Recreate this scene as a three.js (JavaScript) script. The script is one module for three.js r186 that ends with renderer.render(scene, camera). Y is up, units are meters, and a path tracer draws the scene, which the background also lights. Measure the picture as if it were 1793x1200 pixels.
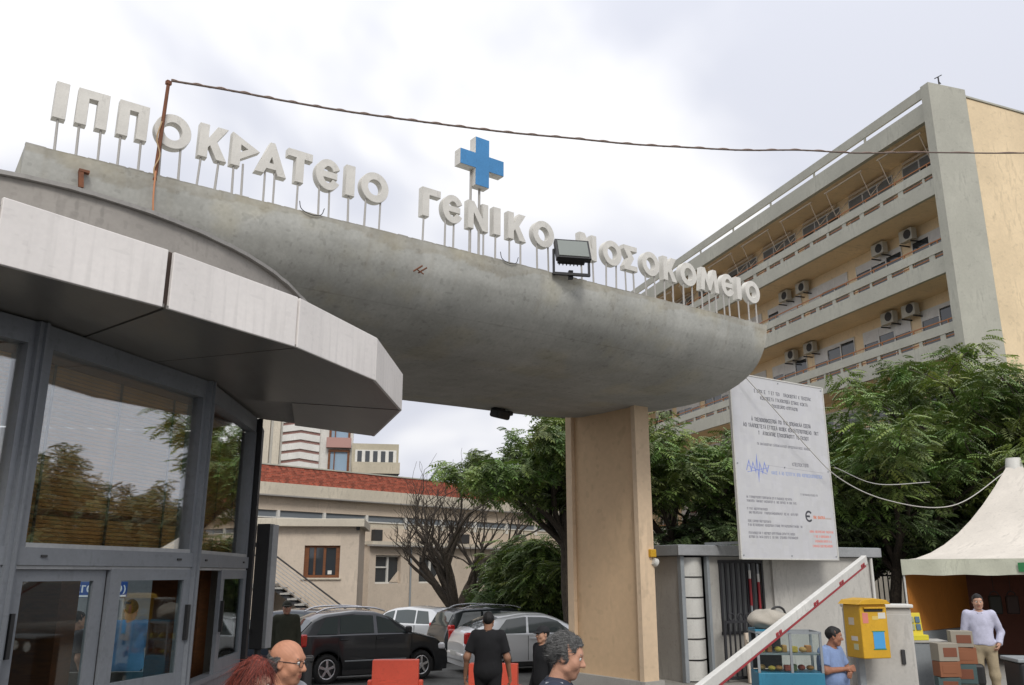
import * as THREE from 'three';
import { mergeGeometries, toCreasedNormals } from 'three/addons/utils/BufferGeometryUtils.js';
import { RoundedBoxGeometry } from 'three/addons/geometries/RoundedBoxGeometry.js';

// ---------- camera, sky, sun, exposure ----------
const scene = new THREE.Scene();
const camera = new THREE.PerspectiveCamera(43.6, 1024 / 685, 0.1, 600);
camera.position.set(0, 2.1, 0);
camera.rotation.set(THREE.MathUtils.degToRad(15.11), 0, 0);
scene.add(camera);
const renderer = new THREE.WebGLRenderer({ antialias: true });
renderer.toneMapping = THREE.LinearToneMapping;
renderer.toneMappingExposure = 1.2;
renderer.shadowMap.enabled = true;
const sun = new THREE.DirectionalLight(new THREE.Color(1, 0.965, 0.91), 1.5);
sun.position.set(12, 52, 41); sun.target.position.set(0, 0, -14);
sun.castShadow = true; sun.shadow.radius = 34; sun.shadow.mapSize.set(2048, 2048);
Object.assign(sun.shadow.camera, { left: -45, right: 45, top: 45, bottom: -45, near: 1, far: 160 });
scene.add(sun, sun.target);

// seeded random and noise
let seed = 7;
const rnd = () => { seed = (seed * 1664525 + 1013904223) >>> 0; return seed / 4294967296; };
const R = (a, b) => a + (b - a) * rnd();
const hash = (x, y, s) => { let h = (x * 374761393 + y * 668265263 + s * 982451653) | 0; h = Math.imul(h ^ (h >>> 13), 1274126177); return ((h ^ (h >>> 16)) >>> 0) / 4294967296; };
function vnoise(x, y, per, s = 0) {            // value noise that repeats after per cells
  const xi = Math.floor(x), yi = Math.floor(y), fx = x - xi, fy = y - yi;
  const m = (v) => ((v % per) + per) % per, u = fx * fx * (3 - 2 * fx), v = fy * fy * (3 - 2 * fy);
  const a = hash(m(xi), m(yi), s), b = hash(m(xi + 1), m(yi), s), c = hash(m(xi), m(yi + 1), s), d = hash(m(xi + 1), m(yi + 1), s);
  return a + (b - a) * u + (c - a) * v + (a - b - c + d) * u * v;
}
const fbm = (u, v, base, oct, s = 0) => { let t = 0, a = 0.5, n = 0, f = base; for (let i = 0; i < oct; i++) { t += a * vnoise(u * f, v * f, f, s + i); n += a; a *= 0.5; f *= 2; } return t / n; };
const sstep = (a, b, x) => { const t = Math.min(1, Math.max(0, (x - a) / (b - a))); return t * t * (3 - 2 * t); };
const mix = (a, b, t) => a + (b - a) * t;

// overcast sky: soft cloud layers, brighter towards the zenith as a covered sky is
{
  const w = 1024, h = 512, data = new Float32Array(w * h * 4);
  for (let j = 0; j < h; j++) for (let i = 0; i < w; i++) {
    const el = ((j + 0.5) / h - 0.5) * Math.PI, az = (i / w) * Math.PI * 2, k = (j * w + i) * 4, up = Math.max(0, Math.sin(el));
    const q = 1 / (0.35 + up), cx = Math.cos(az) * Math.cos(el) * q * 0.16 + 0.5, cy = Math.sin(az) * Math.cos(el) * q * 0.16 + 0.5;
    const n = fbm(cx + 0.12 * fbm(cx, cy, 12, 3, 9), cy, 16, 6, 3), m = fbm(cx, cy + 0.06 * n, 7, 3, 27);
    const c = sstep(0.41, 0.59, 0.6 * n + 0.4 * m);
    const lum = (0.68 + 0.13 * up + 0.33 * Math.pow(up, 4)) * mix(0.89, 1.17, c);
    if (el < -0.01) { data[k] = 0.22; data[k + 1] = 0.215; data[k + 2] = 0.2; } else {
      data[k] = lum * mix(0.94, 1.0, c); data[k + 1] = lum * mix(0.97, 1.0, c); data[k + 2] = lum * mix(1.085, 1.02, c);
    }
    data[k + 3] = 1;
  }
  const t = new THREE.DataTexture(data, w, h, THREE.RGBAFormat, THREE.FloatType);
  t.mapping = THREE.EquirectangularReflectionMapping; t.magFilter = t.minFilter = THREE.LinearFilter; t.wrapS = THREE.RepeatWrapping; t.needsUpdate = true;
  scene.background = t; scene.environment = t;
}

// ---------- textures and materials ----------
function tex(n, f, srgb = true) {              // f(u, v) -> [r, g, b] 0..255
  const d = new Uint8Array(n * n * 4);
  for (let j = 0; j < n; j++) for (let i = 0; i < n; i++) { const c = f(i / n, j / n), k = (j * n + i) * 4; d[k] = c[0]; d[k + 1] = c[1]; d[k + 2] = c[2]; d[k + 3] = 255; }
  const t = new THREE.DataTexture(d, n, n); t.wrapS = t.wrapT = THREE.RepeatWrapping; t.magFilter = THREE.LinearFilter; t.minFilter = THREE.LinearMipmapLinearFilter; t.generateMipmaps = true;
  if (srgb) t.colorSpace = THREE.SRGBColorSpace; t.needsUpdate = true; return t;
}
const rep = (t, m) => { const c = t.clone(); c.repeat.set(1 / m, 1 / m); c.needsUpdate = true; return c; };
const grainTex = tex(512, (u, v) => { const g = 205 + 50 * (0.55 * fbm(u, v, 8, 4, 1) + 0.45 * fbm(u, v, 64, 3, 2)); return [g, g, g]; });
const dirtTex = tex(768, (u, v) => {          // weathered paint: patches, specks and runs of dirt
  const a = fbm(u, v, 5, 5, 31), b = fbm(u, v, 90, 2, 33), run = fbm(u, v * 0.25, 48, 3, 35), sp = sstep(0.72, 0.8, fbm(u, v, 40, 2, 37));
  const g = 234 + 30 * (a - 0.4) + 11 * (b - 0.5) - 16 * sstep(0.55, 0.75, run) * sstep(0.4, 0.7, a) - 9 * sp; return [g, g * 0.992, g * 0.975];
});
const concreteTex = tex(1024, (u, v) => {
  const big = fbm(u, v, 4, 5, 41), mid = fbm(u, v, 18, 4, 43), fine = fbm(u, v, 160, 2, 45), band = fbm(u * 0.12, v, 26, 3, 47), pock = sstep(0.74, 0.8, fbm(u, v, 70, 2, 49));
  const runs = sstep(0.56, 0.74, fbm(u, v * 0.12, 40, 3, 51)), warm = sstep(0.55, 0.75, fbm(u, v, 7, 4, 53));
  const seam = Math.abs(((v * 5) % 1) - 0.5) > 0.488 ? 8 : 0;
  const g = 169 + 26 * (big - 0.5) + 18 * (mid - 0.5) + 14 * (fine - 0.5) + 14 * (band - 0.5) - 11 * pock - 3 * runs - seam;
  return [g + 4 * warm, g + 1.5 * warm, g - 6 - 5 * warm];
});
const concreteBump = tex(512, (u, v) => { const g = 128 + 120 * (fbm(u, v, 24, 4, 43) - 0.5) + 60 * (fbm(u, v, 120, 2, 45) - 0.5) - 70 * sstep(0.74, 0.8, fbm(u, v, 70, 2, 49)); return [g, g, g]; }, false);
const streakTex = tex(640, (u, v) => {        // painted sheet metal with rain runs and scuffs
  const a = fbm(u, v, 6, 4, 101), run = sstep(0.52, 0.78, fbm(u, v * 0.06, 70, 3, 103)), b = fbm(u, v, 120, 2, 105), sc = sstep(0.7, 0.78, fbm(u * 0.3, v, 60, 3, 107));
  const g = 240 + 16 * (a - 0.5) + 7 * (b - 0.5) - 9 * run * (0.3 + a) - 7 * sc; return [g, g * 0.985, g * 0.965];
});
const asphaltTex = tex(512, (u, v) => { const g = 83 + 46 * (fbm(u, v, 6, 4, 61) - 0.5) + 52 * (fbm(u, v, 170, 2, 63) - 0.5); return [g, g, g * 0.98]; });
const woodTex = tex(256, (u, v) => { const g = fbm(u * 0.1, v, 60, 3, 71), b = fbm(u, v, 4, 3, 73); const k = 0.72 + 0.3 * g + 0.2 * (b - 0.5); return [166 * k, 112 * k, 62 * k]; });
const bambooTex = tex(256, (u, v) => { const g = fbm(u * 0.1, v, 60, 3, 71), b = fbm(u, v, 4, 3, 73), k = 0.8 + 0.22 * g + 0.14 * (b - 0.5); return [232 * k, 174 * k, 106 * k]; });
const barkTex = tex(256, (u, v) => { const g = 58 + 60 * (fbm(u, v * 0.2, 40, 4, 81) - 0.5) + 30 * (fbm(u, v, 30, 3, 83) - 0.5); return [g * 1.05, g * 0.92, g * 0.78]; });
const rustTex = tex(256, (u, v) => { const n = fbm(u, v, 10, 4, 91); return [mix(92, 140, n), mix(62, 88, n), mix(48, 58, n)]; });

const MS = (o) => new THREE.MeshStandardMaterial(o), MP = (o) => new THREE.MeshPhysicalMaterial(o);
const rgb = (r, g, b) => new THREE.Color().setRGB(r, g, b);
const tinted = (color, t, m, o = {}) => MS({ color, map: rep(t, m), roughness: 0.85, ...o });
const M = {
  concrete: MS({ map: rep(concreteTex, 5.2), bumpMap: rep(concreteBump, 2.4), bumpScale: 0.002, roughness: 0.92, vertexColors: true }),
  bldConcrete: tinted(rgb(0.5, 0.5, 0.445), dirtTex, 5),
  cream: tinted(rgb(0.89, 0.72, 0.49), dirtTex, 6),
  pillar: tinted(rgb(0.75, 0.54, 0.34), dirtTex, 7),
  pillarPale: tinted(rgb(0.8, 0.62, 0.44), dirtTex, 6),
  plaster: tinted(rgb(0.64, 0.55, 0.46), dirtTex, 5),
  plasterPale: tinted(rgb(0.62, 0.57, 0.48), dirtTex, 4),
  letter: tinted(rgb(0.76, 0.75, 0.72), dirtTex, 1.1, { roughness: 0.6 }),
  post: tinted(rgb(0.5, 0.48, 0.45), grainTex, 0.4, { roughness: 0.6 }),
  blue: tinted(rgb(0.06, 0.28, 0.62), dirtTex, 1.5, { roughness: 0.5 }),
  fascia: tinted(rgb(0.88, 0.865, 0.865), streakTex, 2.6, { roughness: 0.5 }),
  fasciaEdge: tinted(rgb(0.34, 0.33, 0.32), dirtTex, 1.5, { roughness: 0.6 }),
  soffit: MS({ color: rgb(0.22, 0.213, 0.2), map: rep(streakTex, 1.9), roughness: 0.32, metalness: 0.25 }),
  alu: MS({ color: rgb(0.23, 0.25, 0.285), map: rep(dirtTex, 1.6), roughness: 0.5, metalness: 0.25 }),
  aluPale: MS({ color: rgb(0.42, 0.43, 0.44), map: rep(grainTex, 1.3), roughness: 0.5, metalness: 0.25 }),
  roofEdge: tinted(rgb(0.38, 0.36, 0.34), dirtTex, 1.6),
  rust: tinted(rgb(1, 1, 1), rustTex, 0.5),
  jointDark: tinted(rgb(0.09, 0.065, 0.055), dirtTex, 0.5),
  greyRender: tinted(rgb(0.54, 0.53, 0.51), dirtTex, 2.5),
  black: MS({ color: rgb(0.014, 0.014, 0.015), roughness: 0.5 }),
  dark: MS({ color: rgb(0.035, 0.035, 0.037), map: rep(grainTex, 1), roughness: 0.6 }),
  rubber: MS({ color: rgb(0.018, 0.018, 0.018), roughness: 0.85 }),
  glass: MP({ color: rgb(0.97, 0.98, 0.97), roughness: 0.01, transmission: 1, thickness: 0, ior: 2.25 }),
  clearGlass: MP({ color: rgb(0.85, 0.9, 0.9), roughness: 0.02, transmission: 1, thickness: 0, ior: 1.5 }),
  darkGlass: MP({ color: rgb(0.03, 0.035, 0.04), roughness: 0.04, ior: 1.7 }),
  wood: MS({ color: rgb(0.9, 0.62, 0.45), map: rep(woodTex, 0.9), roughness: 0.6 }),
  brownWood: MS({ color: rgb(0.55, 0.42, 0.34), map: rep(woodTex, 0.7), roughness: 0.6 }),
  white: tinted(rgb(0.74, 0.74, 0.72), dirtTex, 3, { roughness: 0.55 }),
  whiteMetal: tinted(rgb(0.68, 0.68, 0.66), dirtTex, 2.2, { roughness: 0.5 }),
  greyWall: tinted(rgb(0.44, 0.43, 0.41), dirtTex, 2.5),
  greyPaint: tinted(rgb(0.3, 0.33, 0.36), dirtTex, 2, { roughness: 0.55 }),
  yellow: tinted(rgb(0.7, 0.4, 0.02), dirtTex, 1.1, { roughness: 0.45 }),
  orange: tinted(rgb(0.5, 0.19, 0.03), dirtTex, 2.4, { roughness: 0.7 }),
  redPlastic: tinted(rgb(0.76, 0.1, 0.055), dirtTex, 1.6, { roughness: 0.45 }),
  red: tinted(rgb(0.36, 0.025, 0.035), dirtTex, 0.7, { roughness: 0.5 }),
  cyan: tinted(rgb(0.03, 0.22, 0.36), dirtTex, 1.2, { roughness: 0.5 }),
  canvas: tinted(rgb(0.72, 0.68, 0.63), dirtTex, 2.6, { roughness: 0.8 }),
  valance: tinted(rgb(0.6, 0.62, 0.52), dirtTex, 1.8, { roughness: 0.75 }),
  bark: MS({ map: rep(barkTex, 0.8), roughness: 0.95 }),
  asphalt: MS({ map: rep(asphaltTex, 2.2), roughness: 0.92 }),
  paving: tinted(rgb(0.3, 0.29, 0.27), dirtTex, 1.9),
  chrome: MS({ color: rgb(0.6, 0.6, 0.62), roughness: 0.25, metalness: 0.9 }),
};
M.blackBars = MS({ color: rgb(0.02, 0.02, 0.024), roughness: 0.55 });
const flat = (r, g, b, rough = 0.7) => MS({ color: rgb(r, g, b), roughness: rough });

// ---------- builders ----------
const used = {};
const numbered = (n) => { const k = (used[n] = (used[n] ?? -1) + 1); return k ? `${n}_${String(k).padStart(3, '0')}` : n; };
const V = (x, y, z) => new THREE.Vector3(x, y, z);
function shade(m) { m.castShadow = m.receiveShadow = true; return m; }
function boxG(w, h, d, x = 0, y = 0, z = 0, ry = 0, rx = 0, rz = 0) {
  const g = new THREE.BoxGeometry(w, h, d), p = g.attributes.position, n = g.attributes.normal, uv = g.attributes.uv;
  for (let i = 0; i < p.count; i++) {
    const ax = Math.abs(n.getX(i)), ay = Math.abs(n.getY(i));
    uv.setXY(i, (ax > 0.5 ? p.getZ(i) : p.getX(i)) + x * 0.7 + z, (ay > 0.5 ? p.getZ(i) : p.getY(i)) + y);
  }
  if (rx) g.rotateX(rx); if (rz) g.rotateZ(rz); if (ry) g.rotateY(ry);
  return g.translate(x, y, z).toNonIndexed();
}
// a box whose edges are rounded, for things one sees close by
function rboxG(w, h, d, r, x = 0, y = 0, z = 0, ry = 0, rx = 0, rz = 0) {
  const g = new RoundedBoxGeometry(w, h, d, 2, Math.min(r, w / 2.01, h / 2.01, d / 2.01)), p = g.attributes.position, n = g.attributes.normal, uv = g.attributes.uv;
  for (let i = 0; i < p.count; i++) { const ax = Math.abs(n.getX(i)), ay = Math.abs(n.getY(i)), az = Math.abs(n.getZ(i)), sx = ax > ay && ax > az, sy = !sx && ay > az; uv.setXY(i, (sx ? p.getZ(i) : p.getX(i)) + x * 0.7 + z, (sy ? p.getZ(i) : p.getY(i)) + y); }
  if (rx) g.rotateX(rx); if (rz) g.rotateZ(rz); if (ry) g.rotateY(ry);
  return g.translate(x, y, z);
}
const spanG = (x0, x1, y0, y1, z0, z1) => boxG(x1 - x0, y1 - y0, z1 - z0, (x0 + x1) / 2, (y0 + y1) / 2, (z0 + z1) / 2);
function rodG(a, b, r, r2 = r, seg = 8) {
  const A = a.isVector3 ? a : V(...a), B = b.isVector3 ? b : V(...b), d = B.clone().sub(A), l = d.length();
  const g = new THREE.CylinderGeometry(r2, r, l, seg, 1); g.translate(0, l / 2, 0);
  g.applyQuaternion(new THREE.Quaternion().setFromUnitVectors(V(0, 1, 0), d.normalize()));
  return g.translate(A.x, A.y, A.z).toNonIndexed();
}
function tubeG(pts, r, seg = 48, rs = 7) { return new THREE.TubeGeometry(new THREE.CatmullRomCurve3(pts.map((p) => V(...p))), seg, r, rs).toNonIndexed(); }
function prismG(pts, y0, y1) {                 // pts [x, z] outline standing from y0 to y1
  const s = new THREE.Shape(pts.map(([x, z]) => new THREE.Vector2(x, -z)));
  return new THREE.ExtrudeGeometry(s, { depth: y1 - y0, bevelEnabled: false, curveSegments: 6 }).rotateX(-Math.PI / 2).translate(0, y0, 0);
}
function shapeG(pts, depth, bevel = 0, holes = []) {   // outline in x, y pushed out along z
  const s = new THREE.Shape(pts.map(([x, y]) => new THREE.Vector2(x, y)));
  for (const h of holes) s.holes.push(new THREE.Path(h.map(([x, y]) => new THREE.Vector2(x, y))));
  return new THREE.ExtrudeGeometry(s, { depth, bevelEnabled: bevel > 0, bevelThickness: bevel, bevelSize: bevel, bevelSegments: 2, curveSegments: 16 });
}
function quadsG(rows, uvScale = 1) {           // rows of points -> a grid surface
  const nr = rows.length, nc = rows[0].length, pos = [], uv = [], idx = [];
  let vv = 0;
  for (let j = 0; j < nr; j++) { let uu = 0; if (j) vv += rows[j][0].distanceTo(rows[j - 1][0]); for (let i = 0; i < nc; i++) { const p = rows[j][i]; if (i) uu += p.distanceTo(rows[j][i - 1]); pos.push(p.x, p.y, p.z); uv.push(uu * uvScale, vv * uvScale); } }
  for (let j = 0; j < nr - 1; j++) for (let i = 0; i < nc - 1; i++) { const a = j * nc + i, b = a + 1, c = a + nc, d = c + 1; idx.push(a, b, d, a, d, c); }
  const g = new THREE.BufferGeometry(); g.setAttribute('position', new THREE.Float32BufferAttribute(pos, 3)); g.setAttribute('uv', new THREE.Float32BufferAttribute(uv, 2)); g.setIndex(idx); g.computeVertexNormals(); return g;
}
function merged(list) {
  if (!Array.isArray(list)) list = [list];
  list = list.map((g) => { const q = g.index ? g.toNonIndexed() : g; for (const k of Object.keys(q.attributes)) if (!['position', 'normal', 'uv', 'color'].includes(k)) q.deleteAttribute(k); return q; });
  return list.length > 1 ? mergeGeometries(list) : list[0];
}
function obj(name, list, material, parent = scene) {
  const m = shade(new THREE.Mesh(merged(list), material)); m.name = parent === scene ? numbered(name) : name; parent.add(m); return m;
}
function tag(o, label, category, group, kind) { Object.assign(o.userData, label ? { label } : {}, category ? { category } : {}, group ? { group } : {}, kind ? { kind } : {}); return o; }
function thing(name, label, category, [x, y, z] = [0, 0, 0], turn = 0, group) {
  const g = new THREE.Group(); g.name = numbered(name); g.position.set(x, y, z); g.rotation.y = turn; scene.add(g); return tag(g, label, category, group);
}
const struct = (name, list, mat, label) => tag(obj(name, list, mat), label, null, null, 'structure');
const deg = THREE.MathUtils.degToRad;
const groundY = (z, x = 0) => (x > 2.6 && z < -6 && z > -29.6 ? 0 : -0.02 * Math.max(0, Math.min(80, -z - 6)));

// ---------- ground ----------
{
  const rows = []; const zs = [90, 30, 10, 0, -6, -10, -16, -24, -36, -60, -86, -200, -420];
  for (const z of zs) rows.push([-300, -60, -20, -8, 0, 8, 20, 60, 300].map((x) => V(x, -0.02 * Math.max(0, Math.min(80, -z - 6)), z)));
  const g = quadsG(rows); const p = g.attributes.position, uv = g.attributes.uv; for (let i = 0; i < p.count; i++) uv.setXY(i, p.getX(i), p.getZ(i));
  tag(struct('ground', g, M.asphalt), 'grey asphalt of the street and hospital yard');
  const slab = prismG([[2.9, -6.3], [30, -6.3], [30, -29.6], [2.9, -29.6]], -0.6, -0.004);
  tag(struct('pavement', slab, M.paving), 'raised grey pavement under the stalls beside the gate');
  const k = struct('kerb', prismG([[2.6, -6], [30, -6], [30, -6.3], [2.9, -6.3], [2.9, -29.6], [2.6, -29.6]], -0.6, 0), M.greyWall); tag(k, 'pale stone kerb along the pavement edge');
  const line = []; for (let i = 0; i < 5; i++) line.push(boxG(0.12, 0.004, 2.3, -3.6 + i * 2.5, -0.02 * 12.4 + 0.004, -18.4, 0.5, 0.02));
  tag(struct('bay_markings', line, M.white), 'worn white parking bay lines on the asphalt');
}
// ---------- the boat-shaped concrete gate canopy ----------
const GATE = { x: -5.334, y: 6.666, z: -8.5, turn: deg(36.25), L: 12.78 };
const rise = (x) => 0.0092 * x;
{
  const t = thing('gate_canopy', 'long boat-shaped raw concrete canopy carrying the white letters', 'canopy', [GATE.x, GATE.y, GATE.z], GATE.turn);
  const half = [[0, 0], [0.001, -0.025], [0.004, -0.05], [0.006, -0.075], [0.008, -0.1], [0.012, -0.13], [0.016, -0.16], [0.021, -0.19], [0.028, -0.22], [0.034, -0.25], [0.042, -0.285], [0.06, -0.35], [0.08, -0.41], [0.11, -0.47], [0.19, -0.61], [0.29, -0.735], [0.42, -0.852], [0.59, -0.957], [0.79, -1.05], [1.03, -1.125], [1.31, -1.185], [1.68, -1.228], [2.09, -1.252], [2.7, -1.262], [3.3, -1.264]];
  const prof = [...half, ...half.slice(0, -1).reverse().map(([b, y]) => [6.6 - b, y])];
  const end = (b) => GATE.L - Math.pow(Math.max(0, b - 2.2) / 4.4, 2) * 3;
  const rows = [], N = 300; let arc = 0; const arcs = prof.map((p, i) => (i ? (arc += Math.hypot(p[0] - prof[i - 1][0], p[1] - prof[i - 1][1])) : 0));
  for (const [b, y] of prof) { const r = []; for (let i = 0; i <= N; i++) { const x = (end(b) * i) / N; const wob = 0.006 * (vnoise(x * 1.3, b * 3 + y * 2, 64, 5) - 0.5); r.push(V(x, y + rise(x) + wob, -b - wob)); } rows.push(r); }
  const shell = quadsG(rows.slice().reverse()); { const uv = shell.attributes.uv; let k = 0; for (let j = prof.length - 1; j >= 0; j--) for (let i = 0; i <= N; i++, k++) uv.setXY(k, rows[j][i].x, arcs[j]); }
  const lip = 0.03, inner = (b) => mix(b, 3.3, lip / 3.3);
  const topRows = [0, 1, 2, 3, 4, 5, 6].map((k) => { const b = 6.6 * k / 6, r = []; for (let i = 0; i <= N; i++) { const x = end(b) * i / N; r.push(V(x, rise(x), -b)); } return r; });
  const top = quadsG(topRows);
  const cap = (xf) => { const a = [], c = []; for (const [b, y] of prof) { const x = xf(b); a.push(V(x, rise(x) - 0.0, -b)); c.push(V(x, y + rise(x), -b)); } return quadsG([a, c]); };
  // weathering of the concrete: brown rim along the top edge, rust runs below the posts, paler repair patches
  const N2 = (a, b, s) => vnoise(a + 40, b + 40, 999, s);
  const tint = (g, stained) => { const p = g.attributes.position, uv = g.attributes.uv, c = new Float32Array(p.count * 3); for (let i = 0; i < p.count; i++) {
    const x = p.getX(i), s = stained ? uv.getY(i) : 9; let r = 1, gg = 1, b = 1;
    const edge = 0.03 + 0.2 * Math.pow(N2(x * 1.1, 3, 1), 2) + 0.09 * N2(x * 7, s * 6, 2), k = s < edge ? 0.45 + 0.55 * N2(x * 14, s * 20, 3) : 0; r *= 1 - 0.17 * k; gg *= 1 - 0.21 * k; b *= 1 - 0.27 * k;
    const col = N2(x * 9, 7, 4), run = col > 0.74 && s < 0.25 + 1.3 * N2(x * 9, 17, 5) * N2(x * 2, 5, 9) ? (col - 0.74) * 3 * (0.5 + 0.5 * N2(x * 20, s * 9, 6)) : 0; r *= 1 - 0.19 * run; gg *= 1 - 0.22 * run; b *= 1 - 0.27 * run;
    const pt = N2(x * 1.3, s * 1.9 + 8, 7) > 0.7 ? 0.055 : 0; c[i * 3] = r + pt; c[i * 3 + 1] = gg + pt; c[i * 3 + 2] = b + pt; } g.setAttribute('color', new THREE.BufferAttribute(c, 3)); return g; };
  const capL = cap(() => 0), capR = cap(end); tint(shell, true); tint(top, false); tint(capL, false); tint(capR, false);
  const wallG = merged([shell, top, capL, capR]);
  obj('shell', wallG, M.concrete, t);
  // thin broken rim along the front top edge
  const rim = []; for (let i = 0; i < 60; i++) { const x = 0.1 + i * 0.21; if (rnd() < 0.2) continue; rim.push(boxG(0.2 * R(0.7, 1.05), R(0.012, 0.03), 0.05, x, rise(x) + 0.006, -0.045, R(-0.03, 0.03))); }
  tag(obj('mortar_rim', rim, M.greyWall, t), null, null, null, 'stuff');
  for (const [x, y] of [[0.58, -0.285], [4.98, -0.42]]) {
    const g = x < 1 ? [boxG(0.05, 0.2, 0.06, x, y, 0.03, 0, 0, 0.12), boxG(0.11, 0.03, 0.07, x + 0.02, y + 0.1, 0.03)] : [rodG([x - 0.09, y - 0.03, 0], [x + 0.02, y + 0.06, 0.06], 0.012), rodG([x, y - 0.03, -0.02], [x + 0.1, y + 0.05, 0.05], 0.012), rodG([x - 0.04, y, 0.02], [x + 0.06, y - 0.05, 0.03], 0.01)];
    tag(obj('rusty_stub', g, M.rust, t), x < 1 ? 'rusty iron bracket stub' : 'cluster of rusty rebar ends');
  }
}
// ---------- pillar under the canopy ----------
{
  const cosA = Math.cos(GATE.turn), sinA = Math.sin(GATE.turn), at = (x, b) => [GATE.x + cosA * x - sinA * b, GATE.z - sinA * x - cosA * b];
  const [px, pz] = at(11.8, 5.0), t = thing('gate_pillar', 'broad ochre pillar with pale edge flanges under the concrete canopy', 'pillar', [px, groundY(pz), pz], GATE.turn - Math.PI / 2);
  // local x runs across the canopy towards the street, local z faces the vehicle lane
  const top = 6.05 - groundY(pz), w = 2.16;
  obj('panel', [spanG(0.2, w - 0.02, 0, top, -0.42, -0.09)], M.pillar, t);
  obj('flange', [spanG(0, 0.2, 0, top, -0.44, 0)], M.pillarPale, t);
  obj('flange', [spanG(w - 0.02, w + 0.1, 0, top, -0.4, 0)], M.pillarPale, t);
  const pl = obj('plinth', [spanG(-0.03, w + 0.15, 0, 0.35, -0.5, 0.03)], M.greyWall, t);
  const h = thing('wall_horn', 'small yellow and grey box fixed to the pillar edge', 'alarm box', [px + 2.16 * Math.sin(GATE.turn) + 0.33, 2.5, pz + 2.16 * cosA - 0.1], GATE.turn);
  obj('box', rboxG(0.16, 0.16, 0.12, 0.02, 0, 0, 0), M.yellow, h); obj('bell', new THREE.CylinderGeometry(0.07, 0.09, 0.1, 14).rotateZ(1.2).translate(0.06, -0.17, 0), M.whiteMetal, h);
}
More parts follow.
